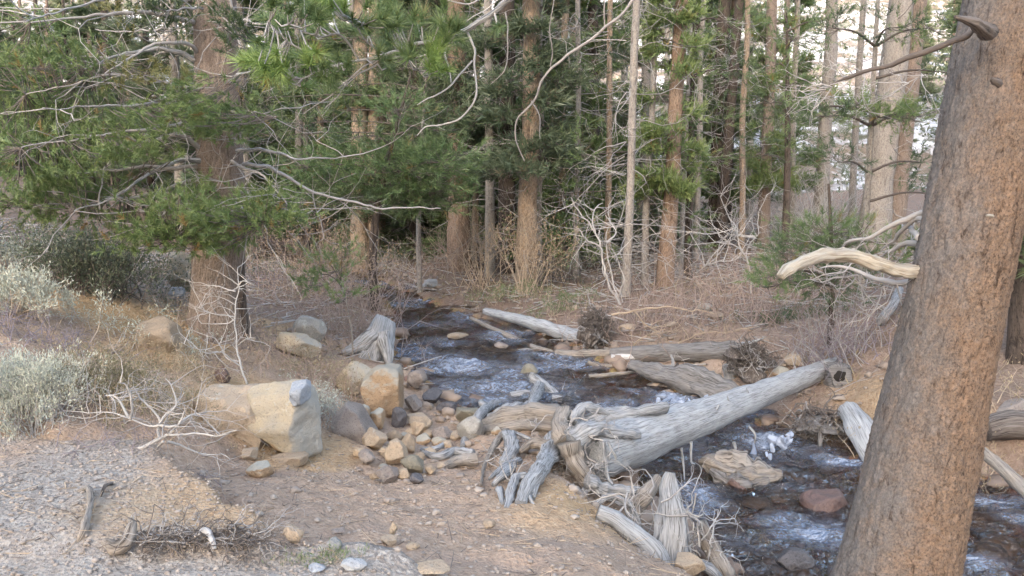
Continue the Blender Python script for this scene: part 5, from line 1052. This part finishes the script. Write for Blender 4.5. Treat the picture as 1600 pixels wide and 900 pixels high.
# roots at the broken edge of the gravel shoulder
wood_thing('root', 'grey root coming out of the gravel shoulder and bending down', 'root', gp([(122, 768, .0), (138, 772, .03), (142, 790, .03), (138, 815, .03), (132, 838, .02), (122, 850, 0)]), [.008, .013, .015, .015, .02, .01], 'wood_warm', 51, 12, 50, .25)
wood_thing('root', 'dark thin root arching beside the bending grey one', 'root', gp([(176, 756, .0), (165, 768, .03), (158, 778, .01)]), [.008, .009, .006], 'wood_dark', 52, 8, 20)
wood_thing('root', 'thick pale elbow of root on the lane edge', 'root', gp([(165, 850, .01), (180, 868, .03), (198, 868, .05), (208, 848, .07), (205, 832, .06)]), [.016, .026, .028, .02, .01], 'wood_warm', 53, 14, 50, .2)
wood_thing('root', 'pale forked root tip among the dark root mat', 'root', gp([(305, 852, .04), (322, 850, .06), (332, 862, .05), (336, 870, .03)]), [.008, .014, .013, .008], 'wood_white', 54, 8, 30)
rmat = empty('root_mat', G(290, 855)); tag(rmat, 'matted dark fine roots hanging from the gravel shoulder edge', 'root mat')
m = MB(); gq = np.random.default_rng(14); st = gp([(gq.uniform(215, 405), gq.uniform(835, 868), .03) for _ in range(110)])
branching(m, st, np.stack([gq.normal(.5, 1, 110), gq.normal(-.2, .3, 110), gq.normal(.1, .25, 110)], 1), .09 * (.5 + gq.random(110)), .0045, gens=3, kids=2, curl=.4, droop=.06, g=gq); stuff(m.build('rootlets', MAT['twig_dark'], rmat))
m = MB(); st = gp([(gq.uniform(190, 405), gq.uniform(832, 866), .03) for _ in range(60)])
branching(m, st, np.stack([gq.normal(.5, 1, 60), gq.normal(-.2, .3, 60), gq.normal(.1, .25, 60)], 1), .09 * (.5 + gq.random(60)), .004, gens=3, kids=2, curl=.4, droop=.06, g=gq); stuff(m.build('rootlets', MAT['twig_grey'], rmat))
# ice under the log
ic = empty('icicle', at(1178, 720, 7.55)); tag(ic, 'white teardrop icicle hanging from a stub of the fallen log', 'ice')
limb(ic, pxs([(1177, 692), (1178, 700), (1177, 712), (1177, 722)], 7.55), [.008, .016, .04, .012], 'ice', 3, 12, 20, 'drop', .1, 0)
def ice_clump(px, py, Y, n, w, h, label, seed):
    g = np.random.default_rng(seed); c = at(px, py, Y); o = empty('ice_clump', c); tag(o, label, 'ice')
    for k in range(n):
        mb = MB(); q = c + np.array([g.normal(0, w * .4), g.normal(0, w * .3), abs(g.normal(0, h * .4))]); rock(mb, q, (w * g.uniform(.08, .3), w * .14, h * g.uniform(.1, .36)), seed + k, 3, 9, .7, .14, tilt=g.normal(0, .7)); mb.build('lump', MAT['ice'], o, sharp=25)
ice_clump(1222, 696, 7.6, 14, .24, .17, 'jagged white ice clump by the water beneath the log', 31)
ice_clump(1194, 714, 7.4, 3, .1, .12, 'small block of ice beside the hanging teardrop', 33)
ice_clump(1050, 634, 8.9, 4, .26, .2, 'white mound of ice and foam by the rotten log', 35)
ice_clump(1095, 634, 8.8, 2, .12, .2, 'pale ice shard below the rotten log', 37)

# ------------------------------------------------------------------ shrubs and ground plants
def bush_twigs(o, base, n, h, spread, r0, mat, g, gens=3, kids=2, curl=.18, up=.05, w=.15, name='twigs', sp=.4, shrink=.7):
    m = MB(); st = base + np.stack([g.normal(0, w, n), g.normal(0, w * .7, n), np.zeros(n)], 1); st[:, 2] = H(st[:, 0], st[:, 1]) - .02
    D = np.stack([g.normal(0, spread, n), g.normal(0, spread * .8, n), np.ones(n)], 1)
    P, D2, pts = branching(m, st, D, h / (1 + shrink + shrink ** 2) * (.7 + .5 * g.random(n)), r0, gens, kids, 3, curl, 0, sp, g=g, up=up, shrink=shrink); stuff(m.build(name, MAT[mat], o)); return pts
def bush_leaves(o, pts, k, L, w, mat, g, jit=.03, up=.5, last=4):
    P = np.concatenate([p for p, d in pts[-last:]]); D = np.concatenate([d for p, d in pts[-last:]]); i = g.integers(0, len(P), k)
    m = MB(); leaves(m, P[i] + g.normal(0, jit, (k, 3)), D[i] + g.normal(0, .7, (k, 3)) + np.array([0, 0, up]), L * (.6 + .8 * g.random(k)), w, g); stuff(m.build('foliage', MAT[mat], o, smooth=False))
def shrub(px, py, label, n, h, spread, r0, mat, seed, leaf=None, name='shrub', cat='shrub', Y=None, w=.15, gens=3, kids=2, curl=.18, up=.05, sp=.4, group=None):
    b = G(px, py) if Y is None else np.array([at(px, py, Y)[0], Y, ground_at(at(px, py, Y)[0], Y)])
    o = empty(name, b); tag(o, label, cat, group); g = np.random.default_rng(seed); pts = bush_twigs(o, b, n, h, spread, r0, mat, g, gens, kids, curl, up, w, sp=sp)
    if leaf: bush_leaves(o, pts, *leaf[:3], leaf[3], g, *(leaf[4:]))
    return o
shrub(58, 652, 'silvery sagebrush bush at the edge of the gravel shoulder', 90, .42, .36, .005, 'twig_white', 1, (11000, .024, .0055, 'sage', .018, 1.1, 7), name='sagebrush', w=.14)
shrub(-20, 650, 'silvery sagebrush cut by the picture edge', 40, .38, .4, .006, 'twig_grey', 2, (5000, .028, .007, 'sage', .025, .6, 6), name='sagebrush', w=.14)
shrub(25, 492, 'pale grey sagebrush up the slope behind the dead purple shrub', 60, .4, .55, .007, 'twig_tan', 3, (6000, .035, .01, 'sage', .03, .6, 6), name='sagebrush', w=.2)
shrub(-10, 420, 'faded sagebrush at the top of the orange slope', 50, .38, .6, .007, 'twig_tan', 4, (3500, .035, .01, 'sage', .03, .6, 6), name='sagebrush', w=.25)
shrub(66, 535, 'dead purplish twiggy shrub behind the sagebrush', 90, .26, .9, .006, 'twig_purple', 5, None, w=.32, gens=4, curl=.28, up=0, sp=.6)
shrub(112, 552, 'dead purplish twigs spreading beside the sandy hump', 40, .2, 1.1, .005, 'twig_purple', 6, None, w=.16, gens=4, curl=.28, up=0, sp=.6)
shrub(205, 642, 'low olive-brown shrub right of the sagebrush', 80, .36, .7, .005, 'twig_tan', 7, (5000, .022, .008, 'olive_leaf', .03, .3, 6), w=.24)
shrub(160, 610, 'dry straw-coloured shrub touching the sagebrush', 50, .3, .6, .005, 'twig_tan', 8, (2600, .022, .007, 'dry_blade', .03, .5, 6), w=.16)
shrub(290, 590, 'thin dry weed patch under the bare seedling', 60, .25, .7, .004, 'twig_tan', 9, (1500, .02, .007, 'dry_blade', .03, .4, 6), w=.3)
shrub(165, 462, 'dark grey-green juniper bush under the low pine boughs', 80, .7, .8, .009, 'twig_dark', 10, (9000, .04, .016, 'juniper_leaf', .06, .3, 6), name='juniper_bush', cat='bush', w=.38)
shrub(90, 425, 'grey-green bush beside the juniper at the slope top', 60, .6, .8, .008, 'twig_grey', 11, (4200, .04, .014, 'juniper_leaf', .06, .3, 6), name='juniper_bush', cat='bush', w=.5)
shrub(245, 432, 'grey half-dead bush behind the broad pine', 50, .6, .8, .008, 'twig_grey', 12, (2400, .035, .013, 'juniper_leaf', .06, .3, 6), w=.4, Y=9.8)
shrub(165, 510, 'faded grey weeds at the foot of the juniper', 26, .25, .6, .005, 'twig_grey', 13, (1500, .03, .008, 'sage', .04, .4, 6), w=.5)
shrub(405, 440, 'bluish grey bush in the shade right of the broad pine', 60, .6, .8, .009, 'twig_purple', 14, (1200, .04, .015, 'juniper_leaf', .06, .3, 6), w=.5)
shrub(505, 470, 'rusty leafless willow thicket with orange leaves', 60, 1.5, .5, .009, 'twig_red', 15, (2600, .05, .024, 'brown_leaf', .06, .2, 6), name='willow', w=.5)
shrub(450, 480, 'grey-brown willow scrub left of the rusty thicket', 36, .8, .7, .008, 'twig_red', 16, (900, .04, .018, 'brown_leaf', .06, .2, 6), name='willow', w=.6)
shrub(578, 528, 'thin red-stemmed willow rising behind the weathered stump', 46, 1.5, .4, .008, 'twig_red', 17, (500, .035, .016, 'brown_leaf', .06, .2, 6), name='willow', w=.25, Y=11.6)
shrub(540, 530, 'low red twiggy brush left of the weathered stump', 70, .6, .8, .007, 'twig_red', 18, (900, .03, .015, 'brown_leaf', .05, .2, 6), name='willow', w=.4, Y=11.0)
shrub(500, 640, 'dry grey weed tufts between the split boulder and pale boulder', 60, .28, .6, .005, 'twig_grey', 19, (1800, .02, .008, 'sage', .03, .3, 6), w=.16, Y=7.0)
shrub(520, 600, 'pinkish dead flower heads above the leaning slab', 60, .36, .6, .005, 'twig_red', 20, (1500, .022, .012, 'dry_blade', .04, .3, 4), w=.24, Y=8.2)
shrub(400, 590, 'low red-brown brush on the bank right of the broad pine', 70, .35, .9, .006, 'twig_red', 21, (900, .03, .012, 'brown_leaf', .04, .2, 6), w=.5, Y=8.6)
shrub(425, 545, 'fine reddish brush before the sandy clearing', 70, .4, .8, .006, 'twig_red', 22, None, w=.5, Y=9.6)
shrub(752, 450, 'bare pale willow at the foot of the slim grey trunk', 30, 1.7, .35, .01, 'twig_tan', 23, (260, .05, .02, 'brown_leaf', .05, .2, 6), name='willow', w=.22)
shrub(716, 425, 'pinkish twig fan in front of the reddish pine', 30, 1.3, .5, .009, 'twig_red', 24, None, name='willow', w=.3)
shrub(822, 462, 'dry tan leaves clinging round the tan-footed trunk', 26, 1.5, .25, .009, 'twig_tan', 25, (800, .05, .025, 'brown_leaf', .08, .1, 7), name='willow', w=.22)
shrub(860, 440, 'green leafy young shoot beside the tan-footed trunk', 16, 1.8, .3, .009, 'twig_tan', 26, (1300, .07, .03, 'needle_mid', .1, .2, 6), name='sapling', w=.2)
shrub(1130, 512, 'broad reddish bare thicket above the level grey log', 70, 1.0, .6, .008, 'twig_red', 27, (500, .03, .014, 'brown_leaf', .05, .2, 6), name='willow', w=.7)
shrub(1040, 520, 'tangled pinkish brush around the white sapling foot', 60, .8, .9, .008, 'twig_red', 28, None, name='willow', w=.7, curl=.28)
shrub(1210, 460, 'grey-red bare thicket on the forest floor further back', 70, 1.0, .7, .009, 'twig_red', 29, None, name='willow', w=.9)
shrub(1270, 530, 'low pinkish brush below the pine sapling', 60, .4, .9, .007, 'twig_red', 30, None, w=.6)
shrub(1320, 560, 'purple-grey dead brush beside the hollow log end', 70, .7, .7, .008, 'twig_purple', 31, None, w=.3, gens=4, curl=.25)
shrub(1300, 470, 'grey bare scrub hanging under the pale broken branch', 40, .8, .7, .007, 'twig_grey', 32, None, w=.4, Y=9.2)
shrub(1290, 330, 'whitish bare bush at the edge of the open slope', 50, 2.2, .6, .016, 'twig_white', 33, None, w=.6, Y=22)
shrub(1235, 350, 'second whitish bare bush near the brown trunk', 40, 1.8, .7, .016, 'twig_white', 34, None, w=.6, Y=22)
shrub(880, 445, 'dark scrub between the leafy shoot and white sapling', 60, .7, .8, .009, 'twig_dark', 35, (700, .05, .02, 'juniper_leaf', .06, .2, 6), w=.5)
shrub(640, 420, 'grey-brown scrub on the upstream bank under the young pine', 70, .6, .9, .009, 'twig_grey', 36, (500, .05, .02, 'brown_leaf', .06, .2, 6), w=.9)
shrub(1245, 500, 'small dark green mat on the far bank', 40, .16, 1.0, .006, 'twig_dark', 37, (1500, .035, .014, 'needle_deep', .04, .6, 6), w=.3)
shrub(790, 470, 'yellowish sedge clump at the upstream water edge', 60, .3, .7, .006, 'twig_tan', 38, (900, .06, .012, 'moss_leaf', .04, .6, 6), w=.4)
shrub(875, 490, 'mossy sedge clump left of the upright root wad', 50, .3, .7, .006, 'twig_tan', 39, (800, .06, .012, 'moss_leaf', .04, .6, 6), w=.3)
shrub(1550, 640, 'dry straw scrub on the bank past the leaning trunk', 60, .4, .7, .006, 'twig_tan', 40, (1000, .04, .01, 'dry_blade', .04, .4, 6), w=.5)
shrub(520, 876, 'little green grass tuft among small stones', 30, .06, .8, .002, 'twig_tan', 41, (240, .026, .004, 'moss_leaf', .01, .6, 6), name='grass_tuft', cat='grass', w=.05)
shrub(462, 878, 'faint green tuft left of the greenish pale stone', 20, .05, .8, .002, 'twig_tan', 42, (120, .022, .004, 'moss_leaf', .01, .6, 6), name='grass_tuft', cat='grass', w=.05)
# white bare saplings
def bare_tree(name, label, stems, Y, mat, r, seed, twig=.3, tw_r=.007, twm=None, nside=30):
    o = empty(name, np.array(at(stems[0][0][0], stems[0][0][1], Y))); tag(o, label, 'sapling' if name == 'bare_sapling' else 'shrub'); g = np.random.default_rng(seed); C = []
    for q, s in enumerate(stems): C.append(limb(o, pxs(s, Y + .1 * g.normal(), Y + .2 * g.normal()), [r, r * .8, r * .6, r * .3] if q == 0 else [r * .7, r * .5, r * .2], mat, seed + q, 7, len(s) * 12, 'stem', .2, .03, kink=r * 1.3))
    A = np.vstack([c[len(c) // 3:] for c in C]); i = g.integers(0, len(A), nside); m = MB()
    branching(m, A[i], np.stack([g.normal(0, 1, nside), g.normal(0, .5, nside), g.normal(.3, .6, nside)], 1), twig * (.5 + g.random(nside)), tw_r, gens=3, kids=2, curl=.22, g=g, up=.02); stuff(m.build('twigs', MAT[twm or mat], o)); return o
YS = G(970, 475)[1]
bare_tree('bare_sapling', 'white leafless sapling with forking stems on the far bank', [[(972, 480), (955, 450), (942, 415), (935, 380), (922, 352), (900, 328), (892, 312)], [(968, 470), (958, 440), (950, 405), (948, 370), (952, 345)], [(975, 478), (962, 450), (945, 425), (938, 405), (936, 392)], [(936, 385), (915, 370), (898, 355)], [(930, 365), (925, 345), (935, 325), (942, 318)], [(965, 465), (975, 440), (968, 415), (962, 398)], [(948, 380), (960, 362), (952, 345), (946, 335)]], YS, 'twig_white', .022, 5, .32, .008)
Y2 = G(1170, 455)[1]
bare_tree('bare_sapling', 'white-grey leafless sapling near the brown trunk foot', [[(1174, 460), (1172, 430), (1166, 405), (1156, 390), (1152, 365), (1150, 352)], [(1170, 415), (1165, 395), (1178, 375), (1190, 360)], [(1156, 388), (1140, 378), (1125, 372)], [(1160, 395), (1145, 405), (1120, 410), (1085, 425)]], Y2, 'twig_white', .02, 15, .5, .01)
bare_tree('bare_shrub', 'arching whitish sticks low over the level grey log', [[(955, 492), (985, 487), (1035, 480), (1080, 483), (1120, 490)], [(1032, 562), (1050, 545), (1075, 530), (1100, 518), (1140, 517), (1180, 512)], [(990, 485), (1010, 510), (1035, 525), (1045, 540)], [(985, 550), (1000, 530), (1040, 512)], [(1040, 550), (1020, 540), (990, 535)]], 11.0, 'twig_tan', .016, 25, .25, .006)
Yb = G(375, 597)[1]
bare_tree('bare_seedling', 'thin white leafless seedling before the broad brown trunk', [[(386, 600), (376, 565), (368, 540), (367, 500), (371, 455), (373, 420)], [(368, 455), (345, 450), (305, 447)], [(366, 495), (340, 492), (322, 485), (305, 478)], [(366, 500), (350, 505), (315, 505)], [(376, 565), (355, 560), (338, 530), (315, 520)], [(380, 575), (350, 552), (320, 552), (285, 535)], [(372, 540), (385, 530), (400, 528)], [(370, 450), (380, 440), (396, 445)]], Yb - .1, 'twig_white', .010, 35, .16, .0045, None, 40)
Yw = G(235, 700)[1]
bare_tree('dead_bush', 'sprawling dead bush with bleached forked branches over the gully edge', [[(200, 707), (225, 698), (250, 688), (272, 675), (282, 660), (287, 645)], [(250, 688), (245, 665), (255, 645), (270, 630), (272, 620), (268, 600), (262, 590)], [(278, 665), (262, 668), (240, 665), (205, 655), (175, 650), (140, 648)], [(250, 668), (248, 650), (225, 625), (220, 618)], [(255, 690), (245, 700), (240, 715)], [(204, 655), (205, 630), (198, 605), (188, 600)], [(200, 650), (180, 620), (168, 618)], [(265, 680), (300, 678), (340, 680), (370, 672)], [(262, 690), (300, 702), (345, 708)], [(280, 660), (300, 648), (322, 643)]], Yw + .05, 'twig_white', .012, 45, .16, .004, 'twig_grey', 60)
shrub(225, 690, 'dark tangled twigs beneath the bleached dead bush', 60, .2, 1.2, .004, 'twig_purple', 46, None, w=.22, gens=4, curl=.3, up=0, sp=.6, Y=Yw + .15)

# litter, dry stalks and needles on the ground
g = np.random.default_rng(99)
def sticks_on(n, x0, x1, y0, y1, f, L, r, mat, name, label):
    x, y = region(n, x0, x1, y0, y1, f); z = H(x, y); k = len(x); a = g.random(k) * 6.283; l = L * (.3 + g.random(k) ** 2)
    d = np.stack([np.cos(a), np.sin(a), g.normal(.05, .18, k)], 1); P = np.stack([x, y, z + r], 1)
    m = MB(); sticks(m, P, P + d * l[:, None], r * (.6 + .8 * g.random(k)), r * .5); stuff(tag(m.build(name, MAT[mat], origin=(0, (y0 + y1) / 2, -2)), label, 'litter'))
dry = lambda x, y: stream_s(x, y) < -.15
sticks_on(5000, -9, 12, 9.5, 26, dry, .55, .011, 'twig_grey', 'fallen_twigs', 'grey fallen twigs littering the forest floor')
sticks_on(1500, -9, 12, 9.5, 26, dry, .4, .009, 'twig_red', 'fallen_twigs', 'red-brown twigs and bark bits littering the forest floor')
sticks_on(3500, -4, 3, 3.2, 9.5, dry, .1, .0024, 'twig_dark', 'needle_litter', 'dark dropped needles and chips on the sandy ground')
sticks_on(2600, -4, 3, 3.2, 9.5, dry, .14, .0026, 'twig_tan', 'needle_litter', 'straw-coloured dropped needles on the sandy ground')
x, y = region(18000, -10, 13, 8.5, 27, lambda x, y: (stream_s(x, y) < -.1) & (fbm(xy0(x, y, .8), 3, 111) > -.1)); P = np.stack([x, y, H(x, y) - .01], 1)
m = MB(); leaves(m, P, np.stack([g.normal(0, .6, len(x)), g.normal(0, .6, len(x)), np.full(len(x), .8)], 1), .07 + .12 * g.random(len(x)), .014, g)
stuff(tag(m.build('dry_grass', MAT['dry_blade'], origin=(0, 15, -2), smooth=False), 'sparse dry grass and dead weeds over the far banks', 'grass'))
x, y = region(9000, -10, 13, 8.5, 27, lambda x, y: (stream_s(x, y) < -.1)); P = np.stack([x, y, H(x, y) + .01], 1)
m = MB(); leaves(m, P, np.stack([g.normal(0, 1, len(x)), g.normal(0, 1, len(x)), np.full(len(x), .25)], 1), .05 + .05 * g.random(len(x)), .035, g)
stuff(tag(m.build('leaf_litter', MAT['brown_leaf'], origin=(0, 15, -2), smooth=False), 'brown fallen leaves and bark over the forest floor', 'litter'))
x, y = region(3600, -5.5, -1.4, 4.6, 9.5, lambda x, y: (terrace_d(x, y) < -.1) & (fbm(xy0(x, y, 1.2), 3, 121) > 0)); P = np.stack([x, y, H(x, y) - .01], 1)
m = MB(); leaves(m, P, np.stack([g.normal(0, .6, len(x)), g.normal(0, .6, len(x)), np.full(len(x), .8)], 1), .04 + .07 * g.random(len(x)), .006, g)
stuff(tag(m.build('dry_grass', MAT['dry_blade'], origin=(-3, 7, -2), smooth=False), 'thin dry weeds on the near bank slope', 'grass'))
# scrub on the mountainside
x, y = g.uniform(-75, 75, 900), 45 + 60 * g.random(900) ** 1.4
z = np.minimum(-3.6 + .44 * (y - 44), 30 + .30 * (y - 110)) + 1.6 * fbm(xy0(x, y, .06), 5, 91) * sstep(44, 60, y) + .35 * fbm(xy0(x, y, .5), 3, 93)
k = 40; P = np.repeat(np.stack([x, y, z], 1), k, 0) + g.normal(0, 1, (900 * k, 3)) * np.array([.7, .5, .3]) + np.array([0, 0, .3]); m = MB()
leaves(m, P, g.normal(size=P.shape) + np.array([0, 0, .5]), .3 + .3 * g.random(len(P)), .16, g)
stuff(tag(m.build('hill_scrub', MAT['juniper_leaf'], origin=(0, 60, 3), smooth=False), 'low scrub dotted over the pale mountainside', 'scrub'))
